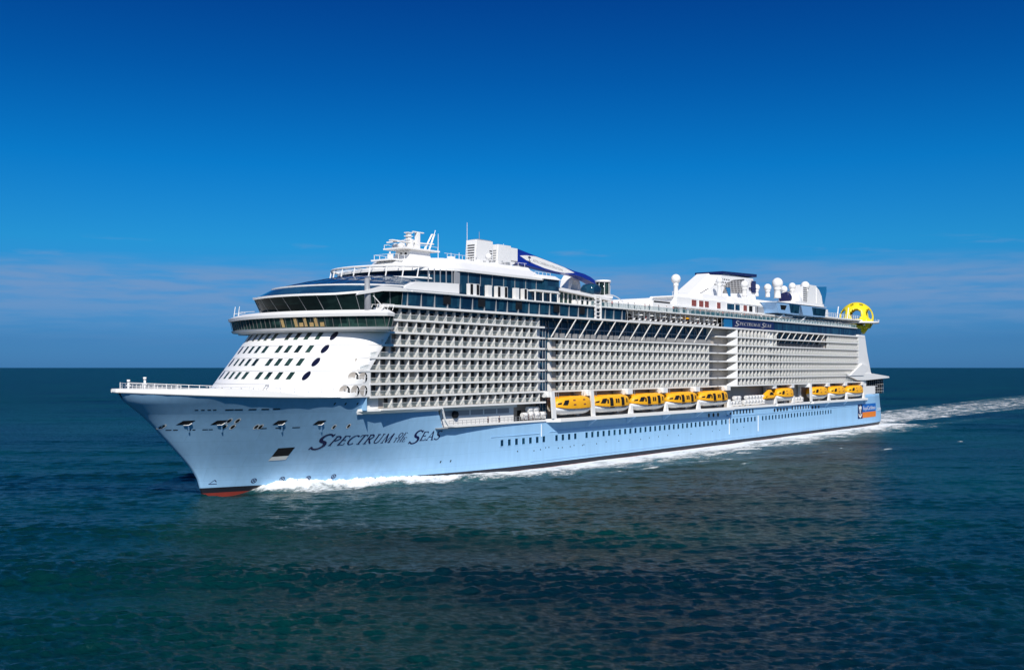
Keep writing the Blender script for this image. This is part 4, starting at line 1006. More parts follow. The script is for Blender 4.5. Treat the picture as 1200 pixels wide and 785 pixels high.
    for s in np.arange(157, 172, 2.4): mb.tube(P(s, 13, 45.7), P(s, 13, 46.9), .06, 4)
    mb.tube(P(157, 13, 46.9), P(172, 13, 46.9), .05, 4); mb.build('radome_deck', M['white2'], SH)
    # white arched shell and coloured tower aft of the radomes
    mb = MB(); mb.sphere(P(263, 5, 49.4), 4.2, 18, 10, 0, (1.5, 1, 1)); mb.build('stage_shell', M['white'], SH)
    mb = MB(); mb.tube(P(250.5, 8, 50.0), P(252.5, 8, 50.4), 2.2, 14); mb.build('dark_drum', M['navy'], SH)
    mb = MB(); mb.box(268, 272.5, 4, 8, 47, 55.6); mb.box(272.5, 281.5, 3, 8, 47, 56.6); tw = mb.build('wave_tower', M['white'], SH)
    mb = MB()
    for z in np.arange(48.5, 55, .8): mb.box(268.3, 272.2, 8.0, 8.05, z, z+.4)
    mb.build('tower_grille', M['lattice'], tw)
    prof = [(281.5, 47), (281.5, 56), (284, 55), (286.5, 52.8), (287.5, 50), (286.5, 44.5), (282, 42)]
    mb = MB(); mb.side(prof, 4, 8.2); mb.build('tower_curve', M['white'], tw)
    mb = MB(); mb.side([(282.5, 56.3), (293.5, 57), (293.5, 54.5), (290.5, 47.5), (287, 46), (287.8, 50), (286.8, 53), (284.3, 55.2)], 5, 7.5); mb.build('tower_fin', M['teal'], tw)
    # light blue boxes with raked dark windows
    for s0, s1, zt in ((217.5, 237.5, 46.6), (238.2, 262, 46.4)):
        mb = MB(); dl = 2.2 if s0 < 230 else 3.0
        mb.prism([(s0+dl, 13), (s1, 13), (s1, 19.2), (s0+dl, 19.2)], 43.0, zt, [(s0, 13), (s1, 13), (s1, 19.6), (s0, 19.6)]); bx = mb.build('viewing_box', M['lblue'], SH)
        mb = MB(); wd = 9.0 if s0 < 230 else 13
        mb.poly([P(s1-wd+1.4, 19.24, 43.3), P(s1-.3, 19.24, 43.3), P(s1-.3, 19.62, zt-.3), P(s1-wd-.6, 19.62, zt-.3)]); mb.build('box_window', M['glass'], bx)
        if s0 < 230: mb = MB(); mb.poly([P(s0+4, 19.34, 44.1), P(s0+7.5, 19.34, 44.1), P(s0+8.5, 19.52, 45.7), P(s0+3, 19.52, 45.7)]); mb.build('box_window', M['dark'], bx)
    mb = MB(); mb.box(262, 268, 12, 18, 43, 46.2); mb.box(236, 263, 6, 18.4, 46.4, 47.9); mb.box(217, 262, 12, 19.8, 46.6, 46.75)
    mb.box(262, 305, 4, 18.8, 43.0, 43.5); aw = mb.build('aft_terrace', M['white'], SH)
    mb = MB()
    for s in np.arange(263, 300, 2.2): mb.tube(P(s, 18.6, 43.5), P(s, 18.6, 45), .08, 4)
    mb.tube(P(263, 18.6, 45), P(300, 18.6, 45), .07, 4); mb.tube(P(263, 18.6, 44.3), P(300, 18.6, 44.3), .05, 4)
    for s in (280, 291): mb.tube(P(s, 17, 43.5), P(s+1.5, 17, 48), .2, 6)
    mb.build('terrace_railing', M['white2'], aw)
    mb = MB()
    for s in (221, 241): mb.tube(P(s, 17.5, 39.9), P(s+5, 18.6, 43), .22, 6)
    mb.build('box_strut', M['white2'], SH)
    mb = MB(); mb.box(137, 147, 14, 18, 39.95, 43.2); mb.box(146, 160, 12, 17, 39.95, 42.5); k = mb.build('deck_kiosk', M['white2'], SH)
    mb = MB(); mb.box(137.4, 146.6, 18, 18.05, 42.6, 43.0); mb.box(150, 153, 17, 17.05, 40.2, 42); mb.box(156, 158, 17, 17.05, 40.2, 42); mb.build('kiosk_board', M['dark'], k)
aft()
# ---------------------------------------------------------------- yellow sphere attraction on the stern
def pod():
    t = 14.5; s, z = at(1003.7, 372.5, t); Z = CZ0+s*CA_-t*SA_; r = 19.2*Z/F
    c = Vector(P(s, t, z-.3))
    n, k = 72, 48; view = []
    holes = []
    for lat, n2, off, rad in ((14, 6, .28, .34), (56, 6, .78, .13), (-27, 6, .6, .27)):
        for i in range(n2):
            a = 2*math.pi*(i+off)/n2; holes.append((Vector((math.cos(R(lat))*math.cos(a), math.cos(R(lat))*math.sin(a), math.sin(R(lat)))), rad))
    mb = MB(); inner = .93
    pt = lambda i, j, q: Vector((math.sin(math.pi*i/k)*math.cos(2*math.pi*j/n), math.sin(math.pi*i/k)*math.sin(2*math.pi*j/n), math.cos(math.pi*i/k)))*q
    solid = {}
    for i in range(k):
        for j in range(n):
            m = pt(i+.5, j+.5, 1); solid[i, j] = not any((m-h).length < rd for h, rd in holes) and m.z > -.62
    for (i, j), ok in solid.items():
        if not ok: continue
        j2 = j+1
        o = [c+pt(i, j, r), c+pt(i, j2, r), c+pt(i+1, j2, r), c+pt(i+1, j, r)]; q = [c+pt(i, j, r*inner), c+pt(i, j2, r*inner), c+pt(i+1, j2, r*inner), c+pt(i+1, j, r*inner)]
        mb.poly(o, 0, True); mb.poly(q, 0, True)
        for (di, dj, a, b) in ((-1, 0, 0, 1), (1, 0, 2, 3), (0, -1, 3, 0), (0, 1, 1, 2)):
            if not solid.get((i+di, (j+dj) % n), False): mb.poly([o[a], o[b], q[b], q[a]])
    pd = mb.build('sphere_pavilion', M['lemon'], SH)
    mb = MB(); mb.lathe((c.x, c.y, c.z-r*.33), [(r*1.02, 0), (r*1.3, .1), (r*1.3, .75), (r*1.0, .75)], 32); mb.build('pavilion_ring', M['white2'], pd)
    mb = MB(); mb.lathe((c.x, c.y, c.z-r*.95), [(r*.45, 0), (r*.62, r*.22), (r*.8, r*.5)], 24); mb.build('pavilion_base', M['lemon'], pd)
    mb = MB(); mb.lathe((c.x, c.y, c.z-r*.36), [(r*.2, 0), (r*.55, .3), (r*.6, r*.32), (r*.3, r*.35)], 20); mb.build('trampoline', M['redp'], pd)
    mb = MB(); f = Vector(P(s-3, 17, 38.2))
    for a in np.linspace(0, 2*math.pi, 6, False): mb.tube((c.x+math.cos(a)*r*.5, c.y+math.sin(a)*r*.5, c.z-r*.9), f, .25, 6)
    for a in np.linspace(0, 2*math.pi, 24, False): mb.tube((c.x+math.cos(a)*r*1.3, c.y+math.sin(a)*r*1.3, c.z-r*.36+.9), (c.x+math.cos(a)*r*1.3, c.y+math.sin(a)*r*1.3, c.z-r*.36+1.9), .06, 4)
    mb.build('pavilion_strut', M['white2'], pd)
pod()
# ---------------------------------------------------------------- davits and lifeboats
def davit(s, full=True, t1=22.3):
    mb = MB()
    if full: mb.side([(s-.2, 18.3), (s+1.0, 18.3), (s+1.9, 11.8), (s+.5, 11.8)], t1-.6, t1-.1)
    else:
        mb.side([(s-.6, 11.8), (s+1.4, 11.8), (s+.9, 14.2), (s+.2, 14.2)], t1-.7, t1-.1)
    mb.box(s-.8, s+1.6, 17.2, t1-.5, 17.0, 18.3); mb.box(s-.2, s+.9, 17.0, 17.9, 11.8, 17.2)
    mb.tube(P(s-1.3, t1-1.6, 17.65), P(s+2.1, t1-1.6, 17.65), .75, 12)
    return mb.build('lifeboat_davit', M['white'], SH)
def lifeboat(x0, x1, label, kind, s0, s1):
    """enclosed boat: white hull, orange canopy, windows and doors as its parts"""
    L = s1-s0; tc_ = 20.6 if s0 < 200 else 20.2; bw = 2.25
    o = empty('lifeboat', P((s0+s1)/2, tc_, 12.4)); tag(o, label, 'lifeboat', 'lifeboats along the port side of the ship')
    ks = [-.5, -.485, -.45, -.38, -.25, 0, .2, .34, .44, .485, .5]
    hw = [.22, .42, .60, .80, .96, 1, 1, .95, .82, .6, .4]
    rows = []; H1 = 1.6
    sh = lambda k: H1+.55*max(0, (-k-.1)/.4)**2+.12*max(0, (k-.1)/.4)
    for k, w in zip(ks, hw):
        b = bw*w; rise = 1.0*max(0, (-k-.3)/.2)**1.5+.5*max(0, (k-.38)/.12)
        rows.append([(k*L, 0, .05+rise), (k*L, -b*.45, .3+rise*.9), (k*L, -b*.85, .95+rise*.4), (k*L, -b*1.0, sh(k)), (k*L, b*1.0, sh(k)), (k*L, b*.85, .95+rise*.4), (k*L, b*.45, .3+rise*.9)])
    mb = MB(); mb.grid(rows, 0, True, True); mb.poly(rows[0]); mb.poly(rows[-1]); mb.build('boat_hull', M['boat'], o)
    top = [.5, 1.1, 1.75, 2.3, 2.75, 2.95, 2.95, 2.9, 2.6, 1.9, 1.1]
    def sect(k):
        w = np.interp(k, ks, hw); h = np.interp(k, ks, top); b = bw*w; z0 = sh(k)
        return [(k*L, -b*1.03, z0-.12), (k*L, -b*1.05, z0+.12), (k*L, -b*1.0, z0+h*.55), (k*L, -b*.86, z0+h*.86), (k*L, -b*.5, z0+h), (k*L, b*.5, z0+h), (k*L, b*.86, z0+h*.86), (k*L, b*1.0, z0+h*.55), (k*L, b*1.05, z0+.12), (k*L, b*1.03, z0-.12)]
    kk = sorted(set(ks+[-.42, -.32, -.12, .1, .28, .4])); rows = [sect(k) for k in kk]
    mb = MB(); mb.grid(rows, 0, True, True); mb.poly(rows[0]); mb.poly(rows[-1])
    for k in (-.42, -.36, .02, .3): mb.box(k*L-.15, k*L+.15, -.15, .15, H1+2.2, H1+3.0+(k > 0)*.1)
    mb.tube((-.3*L, 0, H1+2.95), (.42*L, 0, H1+2.95), .1, 6)
    mb.build('canopy', M['yellow'], o)
    def side_y(k, f):                                       # the canopy's port side at fraction f of its height
        q = sect(k); h = np.interp(k, ks, top)
        zf = sh(k)+f*h; P3 = q[0:5]
        zz = [p[2] for p in P3]; yy = [p[1] for p in P3]
        return np.interp(zf, zz, yy), zf
    def patch(mb, k0, k1, f0, f1, skew=0., off=.05):
        rows = []
        for i in range(9):
            f = f0+(f1-f0)*i/8; d = skew*i/8; r = []
            for j in range(4):
                k = k0+d+(k1-k0)*j/3; y, z = side_y(k, f); r.append((k*L, y-off, z+.02))
            rows.append(r)
        mb.grid(rows)
    mb = MB(); patch(mb, -.38, -.27, .3, .76, .06); mb.build('cockpit_window', M['dark'], o)
    mb = MB(); patch(mb, -.47, -.40, .38, .6, .01); mb.build('bow_window', M['dark'], o)
    if kind == 'tender':
        for k in (-.10, .10+.12):
            mb = MB(); patch(mb, k-.045, k+.045, .06, .8); mb.build('boat_door', M['dark'], o)
            mb = MB(); y, z = side_y(k, .02); mb.box(k*L-.05*L, k*L+.05*L, -y-.02, -y+.35, z-.35, z-.08); mb.build('boat_step', M['dark'], o)
        for k in (-.2, .035, .095, .345):
            mb = MB(); patch(mb, k-.022, k+.022, .3, .68); mb.build('boat_window', M['dark'], o)
    else:
        for k in (-.07, .22):
            for f in (.28, .66):
                mb = MB(); patch(mb, k-.035, k+.035, f, f+.11); mb.build('grab_plate', M['redp'], o)
    for k in (-.36, .38):
        c = MB(); c.tube((k*L, -.3, H1+2.6), (k*L, -.3, 5.6), .06, 5); c.tube((k*L, .3, H1+2.6), (k*L, .3, 5.6), .06, 5); c.build('fall_cable', M['grey'], o)
    mb = MB()
    for i in range(7):                                      # grab line looped along the gunwale
        k0, k1 = -.36+i*.105, -.36+(i+1)*.105; km = (k0+k1)/2
        p = [(k*L, side_y(k, .02)[0]-.1, side_y(k, .02)[1]-d) for k, d in ((k0, .02), (km, .32), (k1, .02))]; mb.path(p, .03, 4)
    mb.build('grab_line', M['grey'], o)
    mb = MB(); rows = []
    for k in np.linspace(-.47, .47, 16):
        y, z = side_y(k, -.02); rows.append([(k*L, y-.07, z+.06), (k*L, y-.07, z-.06), (k*L, y+.02, z-.06), (k*L, y+.02, z+.06)])
    mb.grid(rows, 0, True); mb.build('rubbing_band', M['navy'], o)
    return o
BOATS = [((84.9, 99.6), 'plain', 'orange and white lifeboat without door openings, foremost in the row'),
         ((101.2, 118.0), 'tender', 'orange and white lifeboat with two dark doors, next aft of the doorless foremost boat'),
         ((120.0, 136.8), 'tender', 'orange and white lifeboat with two dark doors, third in the forward row'),
         ((139.0, 155.8), 'tender', 'orange and white lifeboat with two dark doors, fourth in the forward row'),
         ((158.2, 175.6), 'tender', 'orange and white lifeboat with two dark doors, last of the forward five boats'),
         ((214.5, 226.5), 'plain', 'lone shorter orange lifeboat between the white raft canisters and the aft group'),
         ((244.0, 258.0), 'plain', 'orange lifeboat without doors, foremost of the three near the stern'),
         ((262.0, 276.0), 'plain', 'orange lifeboat without doors, middle one of the three near the stern'),
         ((280.5, 295.5), 'plain', 'orange lifeboat without doors, nearest the stern and its white buttress')]
for (a, b), kd, lb in BOATS: lifeboat(0, 0, lb, kd, a, b)
davit(82.6); davit(99.5); davit(243.2-1.5, True, 21.9)
for s in (118.3, 137.1, 156.2): davit(s, False)
davit(176.2, False)
for s in (212.3, 227.2): davit(s, False, 21.6)
for s in (259.5, 277.5, 296.5): davit(s, False, 21.9)
def rescue():
    o = empty('rescue_boat', P(208.5, 20.4, 12.6)); tag(o, 'small open orange rescue boat with wedge shaped cover, cradled just ahead of the lone lifeboat', 'rescue boat')
    rows = []
    for k, w in ((-4.3, .1), (-3, .7), (-1, 1.1), (2, 1.15), (4.2, 1.0)): rows.append([(k, 0, .9), (k, -w*.8, 1.1), (k, -w, 1.9), (k, w, 1.9), (k, w*.8, 1.1)])
    mb = MB(); mb.grid(rows, 0, True, True); mb.poly(rows[0]); mb.poly(rows[-1]); mb.build('boat_hull', M['yellow'], o)
    mb = MB(); mb.prism([(-3.2, -1), (3.8, -1), (3.8, 1), (-3.2, 1)], 1.92, 4.0, [(.4, -.3), (1.8, -.3), (1.8, .3), (.4, .3)]); mb.build('boat_cover', M['yellow'], o)
    mb = MB(); mb.prism([(-.6, 0), (2.6, 0), (2.6, .99), (-.6, .99)], 2.3, 3.2, [(.6, 0), (2.0, 0), (2.0, .72), (.6, .72)]); mb.build('cover_window', M['dark'], o)
    mb = MB(); mb.box(-3.4, 4.2, -.8, .8, -.3, .9); 
    mb.build('cradle', M['grey'], SH, P(208.5, 20.2, 12.2))
rescue()
# white inflatable-raft canisters
def canisters():
    m = MB(); m.tube((-.95, 0, 0), (.95, 0, 0), .62, 14); body = m.mesh('canister_shell', M['white'])
    b = MB(); b.tube((-.05, 0, 0), (.05, 0, 0), .65, 14)
    band = b.mesh('strap', M['grey'])
    k = MB(); k.box(-.8, .8, -.5, .5, -1.0, -.5); cr = k.mesh('cradle', M['white2'])
    spots = []
    for i in range(4): spots += [(180.5+i*2.6, 20.3-.2*i, 12.9)]
    for i in range(2): spots += [(185+i*2.4, 19.9, 14.4)]
    for i in range(7): spots += [(191.0+i*2.3, 20.2, 13.0)]
    for i in range(6): spots += [(193.2+i*2.3, 20.0, 14.4)]
    for i in range(4): spots += [(75.2+i*2.3, 19.6, 12.9)]
    for i in range(2): spots += [(77.5+i*2.2, 19.3, 14.2)]
    for i in range(3): spots += [(232.5+i*2.4, 20.0, 13.0)]
    for s, t, z in spots:
        o = inst(body, 'raft_canister', None, P(s, t, z)); inst(band, 'strap', o, (-.5, 0, 0)); inst(band, 'strap', o, (.5, 0, 0)); inst(cr, 'cradle', o)
        if s < 90: lb = 'white life raft canister stacked on the boat deck just ahead of the first lifeboat davit'; g = 'raft canisters ahead of the forward davit'
        elif s < 189: lb = 'white life raft canister racked on deck just aft of the fifth lifeboat'; g = 'raft canisters aft of the fifth lifeboat'
        elif s < 215: lb = 'white life raft canister in the long rack ahead of the small orange rescue boat'; g = 'raft canisters ahead of the rescue boat'
        else: lb = 'white life raft canister between the lone lifeboat and the stern group of boats'; g = 'raft canisters ahead of the stern lifeboats'
        tag(o, lb, 'raft canister', g)
canisters()
# ---------------------------------------------------------------- people on deck, parasols, loungers
def person(name_loc, pose, shirt, label, group=None, face=0):
    o = empty('person', name_loc); tag(o, label, 'person', group); o.rotation_euler.z = face
    V = [(0, 0, .95), (0, 0, 1.2), (0, 0, 1.42), (0, 0, 1.53), (0, -.01, 1.66),
         (.10, 0, .92), (.11, -.02 if pose else 0, .5), (.12, .02, .08), (.12, -.14, .03), (-.10, 0, .92), (-.11, -.06, .5), (-.12, .08 if pose else .02, .08), (-.12, -.08, .03),
         (.19, 0, 1.40), (.25, .02, 1.13), (.24, -.10 if pose else -.02, .90), (-.19, 0, 1.40), (-.25, .02, 1.13), (-.24, -.14 if pose else -.02, .90)]
    E_ = [(0, 1), (1, 2), (2, 3), (3, 4), (0, 5), (5, 6), (6, 7), (7, 8), (0, 9), (9, 10), (10, 11), (11, 12), (2, 13), (13, 14), (14, 15), (2, 16), (16, 17), (17, 18)]
    rad = [.14, .13, .13, .055, .105, .095, .065, .045, .04, .095, .065, .045, .04, .06, .045, .035, .06, .045, .035]
    me = bpy.data.meshes.new('body'); me.from_pydata(V, E_, []); me.materials.append(M['skin'])
    b = bpy.data.objects.new('body', me); col.objects.link(b); b.parent = o
    sk = b.modifiers.new('skin', 'SKIN'); b.modifiers.new('sub', 'SUBSURF').levels = 1
    me.skin_vertices or None
    for i, v in enumerate(me.skin_vertices[0].data if me.skin_vertices else []): v.radius = (rad[i], rad[i]); v.use_root = (i == 0)
    def shell(n, rings, m):
        mb = MB(); rows = [[(cx+rx*math.cos(a), cy+ry*math.sin(a), z) for a in np.linspace(0, 2*math.pi, 10, False)] for cx, cy, z, rx, ry in rings]
        mb.grid(rows, 0, True, True); mb.poly(rows[0]); mb.poly(rows[-1]); return mb
    mb = shell('shirt', [(0, 0, .93, .19, .15), (0, 0, 1.1, .18, .145), (0, 0, 1.35, .22, .15), (0, 0, 1.47, .12, .10)], None)
    for sx in (1, -1): mb.tube((sx*.19, 0, 1.42), (sx*.255, .02, 1.15), .075, 8, .065)
    mb.build('shirt', shirt, o)
    mb = shell('trousers', [(0, 0, .80, .19, .15), (0, 0, .98, .195, .155)], None)
    for sx in (1, -1): mb.tube((sx*.10, 0, .9), (sx*.115, -.03, .12), .105, 8, .075)
    mb.build('trousers', M['trous'], o)
    mb = MB(); mb.sphere((0, .015, 1.70), .115, 12, 8, 0, (1, 1.05, .95)); mb.build('hair', M['hair'], o)
    return o
person(P(61.2, 20.0, 11.3), 1, M['shirt'], 'person in dark clothes at the promenade railing, standing nearest the bow', face=.1)
person(P(65.2, 20.0, 11.3), 0, M['shirt'], 'person in dark clothes at the promenade railing, further aft than the one by the gap', face=-.2)
for i, (s, sh) in enumerate(((75.6, 'shirt2'), (77.4, 'shirt'), (79.1, 'shirt2'))):
    person(P(s-1.6, 20.35, 11.3), i % 2, M[sh], 'person standing on the boat deck at the rail among the white raft canisters', 'people at the rail by the raft canisters', face=.3*i)
for i, s in enumerate(np.linspace(106, 205, 26)):
    person(P(s+rng.uniform(-1.2, 1.2), 19.7+rng.uniform(-.6, .3), 39.92), i % 2, M[('shirt', 'shirt2', 'shirt3', 'shirt')[i % 4]],
           'person standing on the open top deck behind the glass windscreen amidships', 'people along the top deck windscreen', face=rng.uniform(-1, 1))
for i, s in enumerate(np.linspace(124, 173, 18)):
    person(P(s+rng.uniform(-1.2, 1.2), 18.5+rng.uniform(-1, 1), 36.62), i % 2, M[('shirt2', 'shirt', 'shirt3')[i % 3]],
           'person on the covered sun deck between the grey posts below the top deck', 'people on the covered sun deck', face=rng.uniform(-1, 1))
def furniture():
    m = MB(); m.tube((0, 0, 0), (0, 0, 2.3), .05, 6); pole = m.mesh('pole', M['white2'])
    c = MB(); rows = [[(r*math.cos(a), r*math.sin(a), z) for a in np.linspace(0, 2*math.pi, 8, False)] for r, z in ((1.7, 1.75), (1.1, 2.1), (.05, 2.45))]; c.grid(rows, 0, True)
    o = inst(pole, 'parasol', None, P(153.5, 19.0, 36.62)); tag(o, 'yellow parasol on the covered sun deck amidships', 'parasol'); inst(c.mesh('canopy', M['yellow']), 'canopy', o)
    for i, s in enumerate((127.5, 133.2, 140.5, 146, 150, 160, 166.5, 171)):
        o = inst(pole, 'parasol', None, P(s, 18.8, 36.62)); inst(c.mesh('canopy', M['white2']), 'canopy', o)
        tag(o, 'white parasol standing on the covered sun deck between the grey posts', 'parasol', 'white parasols on the sun deck')
    b = MB(); b.box(-1, .5, -.35, .35, .25, .38); b.side([(.45, .3), (.55, .3), (1.0, .85), (.9, .9)], -.35, .35); bed = b.mesh('mattress', M['boat'])
    lg = MB()
    for x in (-.9, .8):
        for y in (-.3, .3): lg.box(x-.04, x+.04, y-.04, y+.04, 0, .26)
    leg = lg.mesh('frame', M['grey'])
    for i in range(18):
        s = 123+i*2.9; o = inst(bed, 'sun_lounger', None, P(s, 19.8, 36.62)); inst(leg, 'frame', o)
        tag(o, 'pale sun lounger lined up along the covered sun deck edge', 'sun lounger', 'sun loungers on the covered sun deck')
    for i in range(30):
        s = 216+i*2.5; o = inst(bed, 'sun_lounger', None, P(s, 18.9, 39.92)); inst(leg, 'frame', o)
        tag(o, 'pale sun lounger on the aft open deck below the light blue boxes', 'sun lounger', 'sun loungers on the aft open deck')
furniture()
# ---------------------------------------------------------------- sea
def sea():
    # spectrum of long-crested components running roughly down-wind
    nC = 170; lam = np.exp(rng.uniform(math.log(.55), math.log(14), nC)); wd = R(222)
    th = wd+rng.normal(0, .44, nC); kx = 2*math.pi/lam*np.cos(th); ky = 2*math.pi/lam*np.sin(th); ph = rng.uniform(0, 2*math.pi, nC)
    amp = SEA_AMP*lam**.84/(1+(lam/2.7)**1.8)
    hd = math.atan2(SA_, CA_)
    fine = np.linspace(-.56, .56, 860); side = np.linspace(.58, math.pi-.02, 46)
    ang = np.concatenate([-side[::-1], fine, side])+hd
    rad = np.concatenate([np.linspace(2, 58, 12), np.exp(np.linspace(math.log(62), math.log(900), 900)), np.exp(np.linspace(math.log(905), math.log(75000), 260))])
    Rr, A = np.meshgrid(rad, ang, indexing='ij'); X = CAMX+Rr*np.cos(A); Y = CAMY+Rr*np.sin(A)
    dr = np.gradient(rad)[:, None]
    nS = 16; lam = np.concatenate([lam, rng.uniform(15, 40, nS)]); th2 = R(214)+rng.normal(0, .22, nS)
    kx = np.concatenate([kx, 2*math.pi/lam[nC:]*np.cos(th2)]); ky = np.concatenate([ky, 2*math.pi/lam[nC:]*np.sin(th2)]); ph = np.concatenate([ph, rng.uniform(0, 6.28, nS)]); amp = np.concatenate([amp, .0012*lam[nC:]]); nC += nS
    Zh = np.zeros_like(X)
    wide = (np.abs(A-hd) < .57)
    for i in range(nC):
        att = np.clip(lam[i]/(3.0*dr)-.6, 0, 1)
        c = np.sin(kx[i]*X+ky[i]*Y+ph[i]); c = c+.18*np.cos(2*(kx[i]*X+ky[i]*Y+ph[i]))*-1
        Zh += amp[i]*att*c
    Zh *= 1+.38*np.sin(X/61+1.3*np.sin(Y/83))*np.sin(Y/47-.9*np.sin(X/71+2))+.2*np.sin((X+Y)/29)     # gust patches
    sg = Zh[:900][:, np.abs(ang-hd) < .5].std(); Zh = Zh+.10*(Zh**2/sg-sg)                # peaked crests, flat troughs
    Zh *= np.where(wide, 1, .0)
    T = -Y
    # distance from the hull's waterline
    sw = np.interp(X, WL2[:, 0], WL2[:, 1]); sw = np.where(X > 80, 20.7, sw); sw = np.where(X > 288, 20.7-1.3*((X-288)/40)**2, sw)
    inship = (X > 0) & (X < 331)
    d = np.where(inship, np.abs(T)-sw, 0)
    calm = np.where(inship, np.clip((d+3)/16, .25, 1), 1)
    Zh *= calm
    pe = np.exp
    # bow wave piled along the shell, trough at the stem
    dd = np.clip(d, 0, None)
    Zh += np.where(inship, 2.1*pe(-((X-15.5)/6.0)**2)*pe(-(dd/3.2)**2)+.9*pe(-((X-32)/14)**2)*pe(-(dd/3.6)**2)+.5*pe(-((X-58)/16)**2)*pe(-((dd-5)/3.5)**2)-.75*pe(-((X-5)/4.5)**2)*pe(-(dd/5)**2), 0)
    # diverging wave leaving the shoulder
    dv = np.abs(T)-(7+.36*(X-10)); Zh += np.where((X > 20) & (X < 330), .55*pe(-(dv/3.2)**2)*np.clip((X-20)/20, 0, 1)*pe(-(X-20)/170), 0)
    # foam density
    w1 = np.interp(X, [6, 12, 39, 59, 83, 146, 330], [3, 8, 8, 11, 17, 21, 22])
    D = np.where((X > 6.5) & (X < 331), np.clip((X-6.5)/5, 0, 1)*np.clip(1.18-dd/w1*.85, 0, 1.25), 0)
    D = np.where(inship & (X > 60), D*np.interp(X, [60, 110, 180, 330], [1, .94, .84, .82]), D)
    D = np.where(inship, np.minimum(D, .98), D)
    # outer streak thrown off the shoulder, then turbulent band alongside
    ds = np.abs(T)-(10+.30*(X-14)); D = np.maximum(D, np.where((X > 30) & (X < 250), .62*pe(-(ds/2.2)**2)*np.interp(X, [30, 50, 120, 250], [0, 1, .65, .2]), 0))
    ds2 = np.abs(T)-(20.7+3+.05*(X-80)); D = np.maximum(D, np.where((X > 80) & (X < 460), .55*pe(-(np.clip(ds2, -99, 99)/5.5)**2)*np.interp(X, [80, 110, 300, 460], [0, 1, .8, .25]), 0))
    # wake astern: two bright edges with a mottled core
    a = X-322; hw = 17+.035*np.clip(a, 0, None)
    core = np.where(a > 0, np.clip(1.05-(np.abs(T)/hw)**4*.6, 0, 1)*np.interp(a, [0, 10, 45, 140, 420, 900], [0, .95, .70, .56, .46, .32]), 0)*(np.abs(T) < hw*1.25)
    edge = np.where(a > 8, .6*pe(-((np.abs(T)-hw)/4.5)**2)*np.interp(a, [8, 30, 300, 800], [.3, 1, .75, .4]), 0)
    D = np.maximum(D, np.maximum(core, edge))
    for (cx, cy, rx, ry, q) in ((188, -67, 4.5, 1.1, 1.05), (186, -54, 3.0, .8, .85), (238, -74, 2.2, .9, .95), (124, -53, 4, .8, .8), (96, -41, 5, .9, .85), (520, 13, 30, 5, .6)):
        D = np.maximum(D, q*pe(-((X-cx)/rx)**2-((Y-cy)/ry)**2))
    D = np.where(inship & (d < -2.0), 0, D)
    nr, na = X.shape; V = np.stack([X, Y, Zh], -1).reshape(-1, 3).astype(np.float32)
    i, j = np.meshgrid(np.arange(nr-1), np.arange(na), indexing='ij'); j2 = (j+1) % na
    q = np.stack([i*na+j, i*na+j2, (i+1)*na+j2, (i+1)*na+j], -1).reshape(-1, 4)
    Ro = np.broadcast_to(np.interp(rad, [60, 150, 320, 800], [.13, .17, .27, .36])[:, None], X.shape)   # slopes too fine for the grid live on as roughness
    def make(name, V, q, m, attr=None, rough=None):
        me = bpy.data.meshes.new(name); me.vertices.add(len(V)); me.vertices.foreach_set('co', V.ravel())
        me.loops.add(q.size); me.loops.foreach_set('vertex_index', q.ravel().astype(np.int32)); me.polygons.add(len(q))
        me.polygons.foreach_set('loop_start', np.arange(0, q.size, 4, dtype=np.int32)); me.polygons.foreach_set('use_smooth', np.ones(len(q), bool))
        if attr is not None: at_ = me.attributes.new('foam', 'FLOAT', 'POINT'); at_.data.foreach_set('value', attr.astype(np.float32))
        if rough is not None: at_ = me.attributes.new('fine_slope', 'FLOAT', 'POINT'); at_.data.foreach_set('value', rough.astype(np.float32))
        me.update(); me.validate(); me.materials.append(m); o = bpy.data.objects.new(name, me); col.objects.link(o); return o
    tag(make('sea', V, q, sea_mat(), D.reshape(-1), Ro.reshape(-1)), kind='structure')
    Df = D.reshape(-1); qm = Df[q].max(1) > .06; qf = q[qm]; idx = np.unique(qf); re = np.zeros(len(V), np.int64); re[idx] = np.arange(len(idx))
    Vf = V[idx].copy(); bw = np.exp(-((Vf[:, 0]-24)/22)**2)*np.clip(Df[idx]-.35, 0, 1); Vf[:, 2] += .05+.22*np.clip(Df[idx]-.5, 0, 1)+bw*(rng.uniform(0, .7, len(idx))+.5*np.sin(Vf[:, 0]*1.7+Vf[:, 1])*np.sin(Vf[:, 1]*1.3-Vf[:, 0]*.6))   # tumbling crest at the bow
    f = make('foam', Vf, re[qf], foam_mat(), Df[idx]); tag(f, 'white churned foam along the hull waterline and trailing in the wake', 'foam', None, 'stuff')
